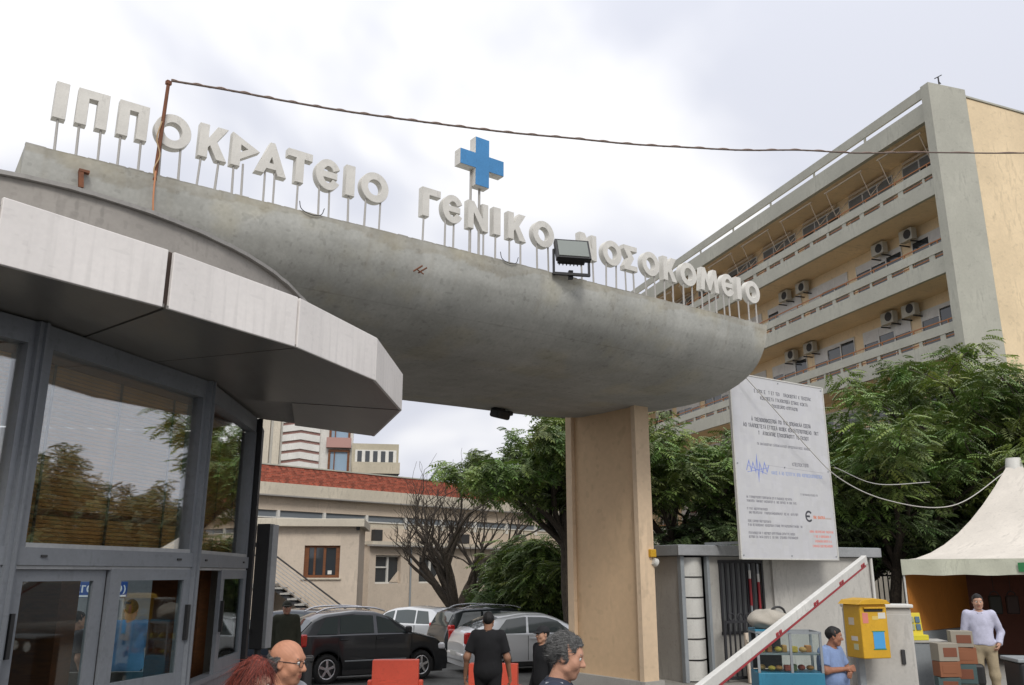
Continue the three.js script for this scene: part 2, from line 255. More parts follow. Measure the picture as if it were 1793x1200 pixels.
// ---------- letters ----------
{
  const S = 0.45, bar = 0.125;
  const ring = (w, h, k) => { const o = [], i = []; for (let a = 0; a < 40; a++) { const c = Math.cos(a / 20 * Math.PI), s = Math.sin(a / 20 * Math.PI); o.push([w / 2 + c * w / 2, h / 2 + s * h / 2]); i.push([w / 2 + c * (w / 2 - k), h / 2 + s * (h / 2 - k)]); } return { o, i }; };
  const stroke = (x0, y0, x1, y1, k) => { const l = Math.hypot(x1 - x0, y1 - y0), nx = -(y1 - y0) / l * k / 2, ny = (x1 - x0) / l * k / 2; return [[x0 + nx, y0 + ny], [x0 - nx, y0 - ny], [x1 - nx, y1 - ny], [x1 + nx, y1 + ny]]; };
  // each glyph: width, outlines (with holes), x of its posts
  const glyph = {
    'Ι': [0.13, [[[[0, 0], [0.13, 0], [0.13, S], [0, S]]]], [0.06]],
    'Π': [0.33, [[[[0, 0], [0.115, 0], [0.115, S - 0.105], [0.215, S - 0.105], [0.215, 0], [0.33, 0], [0.33, S], [0, S]]]], [0.05, 0.28]],
    'Ο': [0.43, [[ring(0.43, S, 0.105).o, ring(0.43, S, 0.105).i]], [0.1, 0.33]],
    'Κ': [0.35, [[[[0, 0], [0.11, 0], [0.11, 0.14], [0.135, 0.175], [0.225, 0], [0.35, 0], [0.215, 0.245], [0.345, S], [0.215, S], [0.11, 0.265], [0.11, S], [0, S]]]], [0.05, 0.27]],
    'Ρ': [0.36, [[[[0, 0], [0.115, 0], [0.115, 0.1], [0.36, 0.27], [0.0, S]], [[0.115, 0.2], [0.115, 0.305], [0.21, 0.262]]]], [0.05, 0.17]],
    'Α': [0.41, [[[[0, 0], [0.11, 0], [0.14, 0.075], [0.27, 0.075], [0.3, 0], [0.41, 0], [0.235, S], [0.175, S]], [[0.172, 0.155], [0.238, 0.155], [0.205, 0.25]]]], [0.14, 0.27]],
    'Τ': [0.34, [[[[0.115, 0], [0.225, 0], [0.225, S - 0.105], [0.34, S - 0.105], [0.34, S], [0, S], [0, S - 0.105], [0.115, S - 0.105]]]], [0.17]],
    'Ε': [0.34, null, [0.07, 0.22]],
    'Γ': [0.31, [[[[0, 0], [0.115, 0], [0.115, S - 0.105], [0.31, S - 0.105], [0.31, S], [0, S]]]], [0.05]],
    'Ν': [0.37, [[[[0, 0], [0.1, 0], [0.1, 0.27], [0.265, 0], [0.37, 0], [0.37, S], [0.27, S], [0.27, 0.19], [0.105, S], [0, S]]]], [0.05, 0.31]],
    'Σ': [0.31, [[[[0, 0], [0.31, 0], [0.31, 0.09], [0.15, 0.09], [0.235, 0.225], [0.15, S - 0.09], [0.31, S - 0.09], [0.31, S], [0, S], [0, S - 0.07], [0.1, 0.225], [0, 0.07]]]], [0.05, 0.24]],
    'Μ': [0.5, [[[[0, 0], [0.105, 0], [0.13, 0.24], [0.225, 0.02], [0.275, 0.02], [0.37, 0.24], [0.395, 0], [0.5, 0], [0.445, S], [0.36, S], [0.25, 0.2], [0.14, S], [0.055, S]]]], [0.06, 0.25, 0.44]],
  };
  { // lunate epsilon: an open ring with a middle bar
    const o = [], i = [], w = 0.36; for (let a = 0; a <= 30; a++) { const q = (0.16 + (1.68 * a) / 30) * Math.PI; o.push([w / 2 + Math.cos(q) * w / 2 * 1.02, S / 2 + Math.sin(q) * S / 2]); i.push([w / 2 + Math.cos(q) * (w / 2 - 0.1), S / 2 + Math.sin(q) * (S / 2 - 0.1)]); }
    glyph['Ε'][1] = [[[...o, ...i.reverse()]], [[[0.07, S / 2 - 0.045], [0.31, S / 2 - 0.045], [0.31, S / 2 + 0.045], [0.07, S / 2 + 0.045]]]];
  }
  const words = [['first', 'ΙΠΠΟΚΡΑΤΕΙΟ', [0.35, 0.78, 1.23, 1.74, 2.19, 2.61, 2.98, 3.34, 3.74, 3.97, 4.5]], ['middle', 'ΓΕΝΙΚΟ', [5.37, 5.75, 6.23, 6.46, 6.96, 7.53]], ['last', 'ΝΟΣΟΚΟΜΕΙΟ', [8.46, 9.03, 9.4, 9.96, 10.41, 10.93, 11.53, 11.97, 12.2, 12.76]]];
  const nth = ['first', 'second', 'third', 'fourth', 'fifth', 'sixth', 'seventh', 'eighth', 'ninth', 'tenth', 'eleventh'];
  const cosA = Math.cos(GATE.turn), sinA = Math.sin(GATE.turn);
  for (const [wn, text, ends] of words) [...text].forEach((ch, k) => {
    const [w, outlines, posts] = glyph[ch], x = ends[k] - w, T = 0.11;
    const t = thing('sign_letter', `white block letter ${ch} on thin posts, ${nth[k]} letter of the ${wn} word`, 'letter', [GATE.x + cosA * x, GATE.y + rise(x), GATE.z - sinA * x], GATE.turn + R(-0.02, 0.02), 'letters of the hospital name on the canopy');
    const gs = outlines.map(([o, ...h], q) => shapeG(o, T - 0.01, 0.004, h).translate(0, 0.44, -0.2 - (q ? 0.003 : 0)));
    const body = obj('letter_body', gs, M.letter, t);
    // slightly smaller painted front plate
    obj('front_plate', outlines.map(([o, ...h], q) => shapeG(o, 0.004, 0, h).translate(0, 0.44, -0.2 + T - 0.003 - (q ? 0.002 : 0))), M.letter, t);
    const lean = R(-0.02, 0.02);
    for (const p of posts) obj('post', rodG([p + lean, -0.015, -0.13], [p, 0.5, -0.13], R(0.014, 0.018), 0.014, 8), M.post, t);
  });
  const x0 = 6.08, t = thing('blue_cross', 'light blue cross with white sides on tall posts between the letters', 'cross', [GATE.x + cosA * x0, GATE.y + rise(x0), GATE.z - sinA * x0], GATE.turn);
  const a = 0.125, b = 0.405, c = 1.56, cross = [[-a, c - b], [a, c - b], [a, c - a], [b, c - a], [b, c + a], [a, c + a], [a, c + b], [-a, c + b], [-a, c + a], [-b, c + a], [-b, c - a], [-a, c - a]];
  obj('cross_body', shapeG(cross, 0.15, 0.004).translate(0, 0, -0.21), M.letter, t);
  obj('front_plate', shapeG(cross, 0.006, 0).translate(0, 0, -0.053), M.blue, t);
  for (const p of [-0.14, 0.02]) obj('post', [rodG([p, -0.01, -0.16], [p, p < -0.1 ? 1.46 : 1.2, -0.16], 0.02, 0.02, 8)], M.post, t);
  // loose wires along the letter feet
  for (const [x1, x2] of [[3.15, 3.5], [6.38, 6.72]]) { const p = (x, y) => [GATE.x + cosA * x + sinA * 0.02, GATE.y + rise(x) + y, GATE.z - sinA * x + cosA * 0.02]; tag(obj('loose_wire', tubeG([p(x1, 0.12), p(x1 + 0.03, 0.02), p((x1 + x2) / 2, -0.03), p(x2 - 0.04, 0.0), p(x2, 0.1)], 0.006, 20, 5), M.dark), x1 < 4 ? 'loose dark wire drooping below a letter of the first word' : 'loose dark wire drooping below a letter of the middle word', 'wire'); }
}
// ---------- floodlights, rusty pole, cable ----------
{
  const cosA = Math.cos(GATE.turn), sinA = Math.sin(GATE.turn), at = (x, b, y) => [GATE.x + cosA * x - sinA * b, GATE.y + rise(x) + y, GATE.z - sinA * x - cosA * b];
  const t = thing('floodlight', 'black floodlight with a square glass front standing among the letters', 'floodlight', at(7.72, -0.06, 0), GATE.turn - 0.45);
  const tilt = -0.42, hy = 0.34;
  const hs = obj('housing', [boxG(0.56, 0.4, 0.1, 0, hy, 0.2, 0, tilt), boxG(0.44, 0.28, 0.16, 0, hy - 0.03, 0.1, 0, tilt), ...[-3, -2, -1, 0, 1, 2, 3].map((k) => boxG(0.014, 0.3, 0.05, k * 0.06, hy - 0.05, 0.0, 0, tilt))], M.black, t);
  obj('glass', boxG(0.49, 0.33, 0.012, 0, hy + 0.02, 0.253, 0, tilt), MP({ color: rgb(0.2, 0.22, 0.2), roughness: 0.15, ior: 1.6 }), t);
  obj('bracket', [boxG(0.03, 0.42, 0.05, -0.29, 0.17, 0.12), boxG(0.03, 0.42, 0.05, 0.29, 0.17, 0.12), boxG(0.61, 0.04, 0.06, 0, -0.03, 0.12), boxG(0.07, 0.14, 0.07, 0, -0.02, 0.06)], M.black, t);
  const u = thing('under_lamp', 'small black lamp hanging below the concrete canopy', 'lamp', at(9.75, 4.7, -1.08), GATE.turn + 0.3);
  obj('bracket', [boxG(0.05, 0.3, 0.05, -0.18, -0.02, 0), boxG(0.05, 0.3, 0.05, 0.12, -0.02, 0), boxG(0.36, 0.04, 0.05, -0.03, -0.16, 0)], M.black, u);
  obj('housing', [rboxG(0.44, 0.2, 0.26, 0.05, 0, -0.28, 0, 0, 0.3), rboxG(0.2, 0.1, 0.2, 0.03, 0.22, -0.24, 0.02)], M.black, u);
  const pb = at(1.36, 0.02, -0.05), pole = thing('rusty_pole', 'thin rusty steel pole rising behind the first round letter', 'pole', pb, GATE.turn);
  obj('shaft', [rodG([0, -0.02, 0], [0.03, 1.33, 0], 0.026, 0.022, 6), boxG(0.06, 0.05, 0.05, 0.03, 1.3, 0, 0.3)], M.rust, pole);
  obj('cable_loop', tubeG([[0, 0.75, 0.03], [-0.035, 0.5, 0.04], [0.02, 0.3, 0.035], [-0.03, 0.1, 0.05], [0.0, -0.05, 0.06]], 0.009, 30, 6), flat(0.42, 0.28, 0.15), pole);
  const c1 = [-4.246, 8.0, -9.45];
  const pts = [[-4.246, 8.03, -9.45], [-3.628, 8.075, -9.739], [-2.976, 8.101, -10.043], [-2.289, 8.145, -10.364], [-1.563, 8.219, -10.704], [-0.791, 8.306, -11.064], [0.03, 8.409, -11.448], [0.906, 8.547, -11.858], [1.843, 8.685, -12.296], [2.851, 8.875, -12.767], [3.938, 9.09, -13.274], [5.117, 9.381, -13.826], [6.392, 9.636, -14.421], [7.79, 9.99, -15.075], [10.875, 10.731, -16.516], [15, 11.9, -18.5], [19, 13.1, -20.4]];
  const cb = thing('overhead_cable', 'twisted brown overhead cable running from the rusty pole across the sky', 'cable', c1, 0);
  obj('strand', tubeG(pts.map((p) => p.map((v, k) => v - c1[k])), 0.016, 260, 6), flat(0.15, 0.11, 0.09), cb);
  const tw = []; const crv = new THREE.CatmullRomCurve3(pts.map((p) => V(...p))); for (let i = 0; i <= 300; i++) { const p = crv.getPoint(i / 300), a = i * 0.8; tw.push([p.x - c1[0], p.y + 0.014 * Math.cos(a) - c1[1] + 0.006, p.z + 0.014 * Math.sin(a) - c1[2]]); }
  obj('strand', tubeG(tw, 0.008, 900, 4), flat(0.3, 0.21, 0.17), cb);
  tag(obj('hanging_cord', tubeG([[-0.01, 0.08, 0.06], [0.0, -0.25, 0.05], [0.04, -0.6, 0.0], [0.05, -0.95, -0.12]], 0.011, 30, 6), flat(0.55, 0.24, 0.12), pole), 'orange cord hanging down the concrete');
}
// ---------- glazed gatehouse ----------
{
  const Z = [-4.12, -3.97], A = [-3.259, -5.726], B = [-2.737, -7.609], C = [-2.86, -9.514];
  const t = thing('gatehouse', 'grey glazed gatehouse with sliding windows under a white panelled canopy', 'gatehouse', [0, 0, 0]);
  const gy = -0.1;
  // one glazed side: blind behind upper pane, sliding leaves below
  function side(p, q, leaves, depthSign = 1) {
    const L = Math.hypot(q[0] - p[0], q[1] - p[1]), a = Math.atan2(-(q[1] - p[1]), q[0] - p[0]);
    const put = (g) => g.rotateY(a).translate(p[0], 0, p[1]);
    const P = (name, list, mat, parent = t) => obj(name, (Array.isArray(list) ? list : [list]).map(put), mat, parent);
    const w = P('apron_panel', spanG(0.03, L - 0.03, gy, 1.16, -0.06, 0.0), M.alu);
    const f = P('window_frame', [spanG(0.05, L - 0.05, 3.62, 3.78, -0.1, 0.01), spanG(0.03, L - 0.03, 2.155, 2.27, -0.1, 0.03), spanG(0.03, 0.1, 2.27, 3.62, -0.09, 0.012), spanG(L - 0.1, L - 0.03, 2.27, 3.62, -0.09, 0.012)], M.alu); P('sill_rail', spanG(0.03, L - 0.03, 1.16, 1.2, -0.09, 0.03), M.alu);
    P('bead', [spanG(0.1, L - 0.1, 2.27, 2.3, -0.05, 0.02), spanG(0.05, L - 0.05, 2.13, 2.153, -0.09, 0.015)], M.aluPale);
    P('mullion', [spanG(-0.06, 0.03, gy, 3.78, -0.1, 0.035), spanG(-0.02, 0.0, gy, 3.78, 0.035, 0.055)], M.alu);
    for (const x of [0.25, L - 0.25]) P('bolt', boxG(0.05, 0.016, 0.012, x, 2.215, 0.034), M.dark);
    P('upper_pane', spanG(0.09, L - 0.09, 2.29, 3.63, -0.048, -0.042), M.glass);
    P('upper_pane', spanG(0.09, L - 0.09, 2.29, 3.63, -0.066, -0.061), M.glass);
    // bamboo blind: every slat a piece of its own, cords in front
    const bl = P('blind', [spanG(0.1, L - 0.1, 3.56, 3.62, -0.15, -0.11)], M.brownWood);
    const sl = [boxG(L - 0.22, 0.024, 0.006, L / 2, 0, -0.14, 0, 0.25)].map(put)[0];
    for (let y = 2.31; y < 3.56; y += 0.029) { const s = obj('slat', sl.clone().translate(0, y, 0), slatMats[Math.floor(rnd() * slatMats.length)], bl); }
    for (const x of [0.28, L / 2, L - 0.32]) obj('blind_cord', put(boxG(0.022, 1.28, 0.006, x, 2.94, -0.118)), M.dark, bl);
    obj('bottom_rail', put(spanG(0.1, L - 0.1, 2.5, 2.54, -0.131, -0.121)), M.brownWood, bl);
    for (const [x0, x1, zo, hand] of leaves) {
      const z0 = -0.05 + zo, lf = P('sliding_window', [spanG(x0, x1, 2.05, 2.135, z0, z0 + 0.035), spanG(x0, x1, 1.2, 1.32, z0, z0 + 0.035), spanG(x0, x0 + 0.12, 1.32, 2.05, z0, z0 + 0.035), spanG(x1 - 0.12, x1, 1.32, 2.05, z0, z0 + 0.035)], M.alu);
      obj('pane', put(spanG(x0 + 0.115, x1 - 0.115, 1.315, 2.055, z0 + 0.014, z0 + 0.02)), M.clearGlass, lf);
      if (hand !== null) obj('handle', put(boxG(0.032, 0.28, 0.03, hand ? x1 - 0.055 : x0 + 0.055, 1.71, z0 + 0.05)), M.black, lf);
    }
  }
  const slatMats = [0, 1, 2, 3].map((k) => MS({ color: rgb(0.8 + k * 0.06, 0.8 + k * 0.06, 0.8 + k * 0.06), map: rep(bambooTex, 0.9), roughness: 0.65 }));
  side(Z, A, [[0.05, 1.0, 0, false], [0.92, 1.9, 0.036, true]]);
  side(A, B, [[0.03, 0.92, 0, false], [0.93, 1.93, 0.036, true]]);
  side(B, C, [[0.86, 1.88, 0.036, false]]);
  // solid back: corner posts, walls, far window, floor, ceiling
  const D = [-3.1, -10.3], W = [-7.2, -9.7], X = [-7.6, -5], Y = [-5.9, -3.0];
  obj('rear_corner', prismG([[-2.79, -9.5], [-2.86, -9.62], [-3.02, -10.36], [-3.16, -10.3], [-2.96, -9.52]], gy, 3.78), M.dark, t);
  const wall = (p, q, y0, y1, name = 'rear_wall', m = M.greyWall, th = 0.1) => { const L = Math.hypot(q[0] - p[0], q[1] - p[1]), a = Math.atan2(-(q[1] - p[1]), q[0] - p[0]); return obj(name, spanG(0, L, y0, y1, -th / 2, th / 2).rotateY(a).translate(p[0], 0, p[1]), m, t); };
  const e1 = [-3.75, -10.205], e2 = [-6.75, -9.766];
  wall(D, W, gy, 1.05); wall(D, W, 2.36, 3.74); wall(D, e1, 1.051, 2.359); wall(e2, W, 1.051, 2.359);
  wall([-4.55, -10.088], [-4.63, -10.076], 1.051, 2.359, 'rear_mullion', M.aluPale, 0.12); wall([-5.6, -9.934], [-5.68, -9.922], 1.051, 2.359, 'rear_mullion', M.aluPale, 0.12);
  wall([-7.17, -9.6], X, gy, 3.74, 'side_wall'); wall([-7.58, -4.9], Y, gy, 3.74, 'side_wall'); wall([-5.8, -3.02], [-4.14, -3.9], gy, 3.74, 'side_wall');
  obj('floor_slab', prismG([[-4.2, -4.1], [-3.4, -5.75], [-2.9, -7.6], [-3.0, -9.5], [-3.2, -10.2], [-7.0, -9.6], [-7.4, -5.0], [-5.9, -3.2]], gy - 0.1, 0.02), M.greyWall, t);
  obj('added_dark_locker', spanG(-3.72, -3.22, 0.02, 2.3, -9.5, -9.2), M.brownWood, t);  // invented locker, added to make this end of the panes look dark
  obj('ceiling_slab', prismG([[-4.2, -4.1], [-3.4, -5.75], [-2.9, -7.6], [-3.0, -9.5], [-3.2, -10.2], [-7.0, -9.6], [-7.4, -5.0], [-5.9, -3.2]], 3.745, 3.8), M.greyWall, t);
  obj('added_dark_block', spanG(-4.75, -4.05, 0.02, 2.3, -8.35, -8.0), M.brownWood, t);  // made-up solid block, added indoors to darken the view through the glass

  // canopy: soffit panels, white fascia panels with open joints, roof, curved parapet
  const F = [[-5.1, -2.75], [-3.75, -3.55], [-2.932, -4.515], [-2.284, -5.383], [-1.665, -6.4], [-1.24, -7.577], [-1.185, -9.06], [-1.758, -10.86], [-2.82, -9.9]];
  const K = [-5, -7.6], inw = (p, d) => { const l = Math.hypot(K[0] - p[0], K[1] - p[1]); return [p[0] + (K[0] - p[0]) / l * d, p[1] + (K[1] - p[1]) / l * d]; };
  const lerp2 = (p, q, k) => [p[0] + (q[0] - p[0]) * k, p[1] + (q[1] - p[1]) * k];
  for (let i = 0; i < F.length - 2; i++) {
    const p = F[i], q = F[i + 1], L = Math.hypot(q[0] - p[0], q[1] - p[1]), g = 0.008 / L, joint = i === 2 || i === 3 ? 0.02 / L : 0.002 / L;
    const p1 = lerp2(p, q, g), q1 = lerp2(p, q, 1 - g), depth = i >= 6 ? 1.15 : 1.85;
    const jog = R(-0.006, 0.006);
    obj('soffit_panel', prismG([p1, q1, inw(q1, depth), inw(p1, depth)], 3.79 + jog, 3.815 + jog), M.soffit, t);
    const pf = lerp2(p, q, i === 3 || i === 4 ? joint * 1.3 : joint), qf = lerp2(p, q, 1 - joint), a = Math.atan2(-(q[1] - p[1]), q[0] - p[0]), Lf = Math.hypot(qf[0] - pf[0], qf[1] - pf[1]);
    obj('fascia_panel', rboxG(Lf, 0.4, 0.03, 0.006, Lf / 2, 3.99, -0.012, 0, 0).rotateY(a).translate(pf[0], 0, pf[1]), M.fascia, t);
  }
  for (const i of [3, 4]) { const a = Math.atan2(-(F[i + 1][1] - F[i - 1][1]), F[i + 1][0] - F[i - 1][0]); obj('joint_strip', boxG(0.12, 0.4, 0.012, 0, 3.995, -0.045).rotateY(a).translate(F[i][0], 0, F[i][1]), M.jointDark, t); }
  const under = F.map((p) => inw(p, 0.06));
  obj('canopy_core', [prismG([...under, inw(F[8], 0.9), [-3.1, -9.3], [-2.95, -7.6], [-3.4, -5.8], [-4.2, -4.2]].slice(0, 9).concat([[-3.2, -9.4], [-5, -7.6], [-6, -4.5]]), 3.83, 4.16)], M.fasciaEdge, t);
  obj('roof', prismG([[-2.98, -4.9], [-2.4, -5.6], [-2.0, -6.5], [-1.95, -7.6], [-2.2, -9], [-3.1, -10.3], [-7.3, -9.8], [-7.7, -4.9], [-5.9, -2.9], [-4.3, -3.9]], 4.163, 4.22), M.roofEdge, t);
  // curved parapet ring
  const ring = [[-6.2, -4.05], [-5.2, -4.25], [-4.4, -4.42], [-3.75, -4.6], [-3.161, -4.831], [-2.77, -5.117], [-2.392, -5.582], [-2.097, -6.188], [-1.93, -7.0], [-1.93, -7.9], [-2.12, -8.8], [-2.6, -9.7], [-3.4, -10.25]];
  const crv = new THREE.CatmullRomCurve3(ring.map(([x, z]) => V(x, 0, z))), out = [], N = 90; for (let i = 0; i <= N; i++) out.push(crv.getPoint(i / N));
  const wallStrip = (d0, d1, y0, y1, wob = 0) => { const o = [], n = []; out.forEach((p, i) => { const a = out[Math.max(0, i - 1)], b = out[Math.min(N, i + 1)], dx = b.x - a.x, dz = b.z - a.z, l = Math.hypot(dx, dz), k = wob * (hash(i, 3, 2) - 0.5); o.push([p.x - dz / l * (d0 + k), p.z + dx / l * (d0 + k)]); n.unshift([p.x - dz / l * d1, p.z + dx / l * d1]); }); return prismG([...o, ...n], y0, y1); };
  obj('parapet', wallStrip(0, -0.12, 4.17, 4.47), M.roofEdge, t);
  obj('parapet_cap', wallStrip(0.035, -0.15, 4.472, 4.5, 0.012), M.fasciaEdge, t);
  // dark advert panel fixed behind the corner
  const s = thing('hinged_panel', 'tall dark metal panel with a pale grey edge beside the gatehouse corner', 'panel', [-3.02, 1.24, -10.75], deg(-12));
  obj('leaf', rboxG(0.17, 1.45, 0.14, 0.01, 0, 0.725, 0), M.dark, s); obj('edge_strip', rboxG(0.05, 1.43, 0.145, 0.008, 0.112, 0.725, 0), M.aluPale, s);
  obj('stay', [boxG(0.4, 0.05, 0.05, -0.26, 0.2, 0.06), boxG(0.4, 0.05, 0.05, -0.26, 1.2, 0.06)], M.dark, s); obj('foot_post', rodG([0, 0, 0], [0, -1.38, 0], 0.04, 0.04, 10), M.dark, s);
}
// beyond the gatehouse's far window: a sign, counters, a screen wall
{
  const s = thing('blue_sign', 'blue sign with white lettering seen through the gatehouse windows', 'sign', [-6.36, -0.13, -13.35], deg(20));
  const cv = document.createElement('canvas'); cv.width = 512; cv.height = 96; const c = cv.getContext('2d'); c.fillStyle = '#1d4f9c'; c.fillRect(0, 0, 512, 96); c.fillStyle = '#e6ecf4'; c.fillRect(0, 84, 512, 12); c.font = 'bold 66px sans-serif'; c.fillText('ΕΙΓΟΚ', 150, 66); c.fillText('Ο)', 436, 66);
  const tx = new THREE.CanvasTexture(cv); tx.colorSpace = THREE.SRGBColorSpace;
  obj('board', rboxG(1.1, 0.23, 0.05, 0.008, 0, 2.0, 0), flat(0.05, 0.12, 0.35), s); const fg = new THREE.PlaneGeometry(1.08, 0.21).translate(0, 2.0, 0.03); obj('lettering', fg, MS({ map: tx, roughness: 0.5 }), s);
  for (const x of [-0.5, 0.5]) obj('post', rodG([x, -0.16, -0.04], [x, 2.05, -0.04], 0.03), M.aluPale, s);
  const cabinets = [[-5.62, -12.6, 1.22, 0.5, 'white boxed counter seen through the gatehouse windows'], [-6.35, -12.75, 1.75, 0.26, 'narrow white upright locker seen through the gatehouse windows']];
  for (const [x, z, h, w, l] of cabinets) { const k = thing('white_cabinet', l, 'cabinet', [x, groundY(z), z], deg(20)); obj('carcass', rboxG(w, h, 0.4, 0.012, 0, h / 2, 0), M.white, k); obj('door', rboxG(w - 0.05, h * 0.42, 0.02, 0.006, 0, h * 0.74, 0.205), M.white, k); obj('door', rboxG(w - 0.05, h * 0.42, 0.02, 0.006, 0, h * 0.28, 0.205), M.white, k); obj('handle', boxG(0.1, 0.02, 0.02, 0, h * 0.505, 0.212), M.dark, k); }
  const w = thing('screen_wall', 'grey rendered wall behind the blue sign', 'wall', [-8.4, groundY(-15), -15], deg(18)); obj('wall', spanG(-4, 3.4, 0, 3.1, -0.15, 0.15), M.greyPaint, w); obj('coping', spanG(-4.05, 3.45, 3.1, 3.18, -0.2, 0.2), M.bldConcrete, w);
}
// ---------- hospital block ----------
{
  const t = thing('hospital_block', 'tall ochre hospital block with long grey concrete balcony bands', 'building', [17.26, 0, -31.5], deg(107.8));
  const L = 29, dep = 11.5, cr = 1.87;            // local x along the facade, local z into the block
  const y0 = -0.7;
  obj('back_wall', [spanG(0.02, L, y0, 20.9, cr, cr + 0.3), spanG(0.4, L, 20.2, 20.9, cr + 0.31, dep - 0.4)], M.cream, t);
  obj('gable_wall', [shapeG([[cr + 0.003, y0], [dep, y0], [dep, 20.75], [cr + 0.003, 21.42]], 0.4).rotateY(-Math.PI / 2).translate(0.4, 0, 0)], M.cream, t);
  obj('gable_coping', [shapeG([[cr + 0.003, 21.424], [dep + 0.05, 20.754], [dep + 0.05, 20.834], [cr + 0.003, 21.504]], 0.5).rotateY(-Math.PI / 2).translate(0.45, 0, 0)], M.bldConcrete, t);
  obj('gable_wall', [spanG(L, L + 0.35, y0, 21.0, 0, dep)], M.cream, t); obj('back_wall', spanG(0.4, L, y0, 21.0, dep - 0.35, dep), M.cream, t);
  obj('end_fin', spanG(-0.05, 0.38, y0, 21.77, -0.06, cr), M.bldConcrete, t);
  obj('roof_beam', spanG(0.38, L, 21.27, 21.72, -0.02, 0.07), M.bldConcrete, t);
  obj('beam_post', [0, 1, 2, 3, 4, 5, 6, 7].map((k) => spanG(3.9 + k * 3.68, 4.0 + k * 3.68, 21.05, 21.27, 0.0, 0.06)), M.bldConcrete, t);
  obj('roof_band', spanG(0.38, L, 20.22, 21.05, 0, 0.22), M.bldConcrete, t);
  obj('roof_slab', spanG(0.38, L, 20.24, 20.46, 0.22, cr), M.cream, t);
  // aerial at the roof corner
  obj('aerial', [rodG([0.2, 21.7, 0.8], [0.2, 22.3, 0.8], 0.03), rodG([0.2, 22.2, 0.6], [0.2, 22.45, 1.0], 0.02), rodG([0.1, 22.0, 0.7], [0.3, 22.1, 1.0], 0.02)], M.dark, t);
  const railM = flat(0.32, 0.13, 0.05), shutterM = tinted(rgb(0.72, 0.73, 0.74), dirtTex, 1.6), shutterG = tinted(rgb(0.2, 0.21, 0.215), dirtTex, 1.6), frameM = flat(0.62, 0.62, 0.6), acM = tinted(rgb(0.56, 0.55, 0.5), dirtTex, 1);
  const floors = [16.95, 13.6, 10.28, 6.95, 3.6], bays = []; for (let k = 0; k < 8; k++) bays.push([0.82 + 3.68 * k, 3.86 + 3.68 * k]);
  const slats = []; 
  floors.forEach((fb, fi) => {
    obj('balcony_band', spanG(0.38, L, fb, fb + 0.69, 0, 0.16), M.bldConcrete, t);
    obj('balcony_slab', spanG(0.38, L, fb + 0.02, fb + 0.22, 0.16, cr), M.cream, t);
    obj('parapet_beam', spanG(0.38, L, fb + 0.92, fb + 1.3, 0.01, 0.15), M.bldConcrete, t);
    const blocks = []; for (let x = 0.9; x < L; x += 1.22) blocks.push(spanG(x, x + R(0.12, 0.3), fb + 0.69, fb + 0.92, 0.03, 0.13)); obj('slot_block', blocks, M.bldConcrete, t);
    const rail = [spanG(0.38, L, fb + 1.44, fb + 1.485, 0.06, 0.1), spanG(0.38, L, fb + 0.79, fb + 0.83, 0.05, 0.09)]; for (let x = 0.7; x < L; x += 1.84) rail.push(spanG(x, x + 0.04, fb + 1.3, fb + 1.44, 0.06, 0.1)); obj('railing', rail, railM, t);
    bays.forEach(([a, b], bi) => {
      const top = fi === 0 ? fb + 3.02 : fb + 2.86, sill = fb + 1.1, w = b - a, nl = 3, lw = w / nl;
      const fr = [spanG(a, b, top - 0.06, top, cr - 0.05, cr), spanG(a, b, sill, sill + 0.06, cr - 0.05, cr)]; for (let k = 0; k <= nl; k++) fr.push(spanG(a + k * lw - (k ? 0.035 : 0), a + k * lw + (k < nl ? 0.035 : 0), sill, top, cr - 0.055, cr));
      const win = obj('window', fr, frameM, t);
      obj('pane', spanG(a + 0.03, b - 0.03, sill + 0.03, top - 0.03, cr - 0.02, cr - 0.012), M.darkGlass, win);
      for (let k = 0; k < nl; k++) { const drop = fi === 0 ? (rnd() < 0.3 ? R(0.05, 0.3) : R(0.85, 1)) : rnd() < 0.3 ? R(0.3, 0.42) : R(0.04, 0.26); obj('roller_shutter', spanG(a + k * lw + 0.036, a + (k + 1) * lw - 0.036, top - 0.05 - (top - sill - 0.1) * drop, top - 0.05, cr - 0.045, cr - 0.025), fi === 0 ? shutterG : shutterM, win); }
      if (fi === 0) { // awning arms under the roof
        const aw = [rodG([a + 0.3, 20.05, cr - 0.1], [a + 0.3, 18.9, 0.75], 0.022), rodG([b - 0.3, 20.05, cr - 0.1], [b - 0.3, 18.9, 0.75], 0.022), rodG([a + 0.2, 20.08, cr - 0.15], [b - 0.2, 20.08, cr - 0.15], 0.07), rodG([a + 0.3, 20.02, 0.3], [a + 0.3, 18.9, 0.75], 0.018), rodG([b - 0.3, 20.02, 0.3], [b - 0.3, 18.9, 0.75], 0.018), rodG([a + 0.2, 20.05, 0.3], [b - 0.2, 20.05, 0.3], 0.04)];
        obj('awning_frame', aw, flat(0.55, 0.46, 0.36), t);
      } else { // air conditioners under the slab above
        const xs = { 1: [3.7, 5.5, 11.3, 12.8, 18.8, 20.2], 2: [4.1, 5.4, 11.1, 12.7, 19, 20.4], 3: [4.2, 12, 19.4], 4: [] }[fi];
        if (bi === 0) for (const x of xs) { const ac = obj('air_conditioner', rboxG(0.78, 0.54, 0.3, 0.03, x, fb + 3.0 + R(-0.05, 0.05), cr - 0.35), acM, t); const y = fb + 3.0; obj('fan_grille', new THREE.CylinderGeometry(0.21, 0.21, 0.03, 20).rotateX(Math.PI / 2).translate(x - 0.12, y, cr - 0.505), M.dark, ac); obj('bracket', [spanG(x - 0.35, x - 0.31, y - 0.4, y - 0.34, cr - 0.55, cr), spanG(x + 0.31, x + 0.35, y - 0.4, y - 0.34, cr - 0.55, cr)], M.dark, ac); }
      }
    });
  });
  // back of a lower wing closing the view between the trees
  obj('ground_wall', spanG(0.38, L, y0, 3.6, 0.3, 0.5), M.plasterPale, t);
}
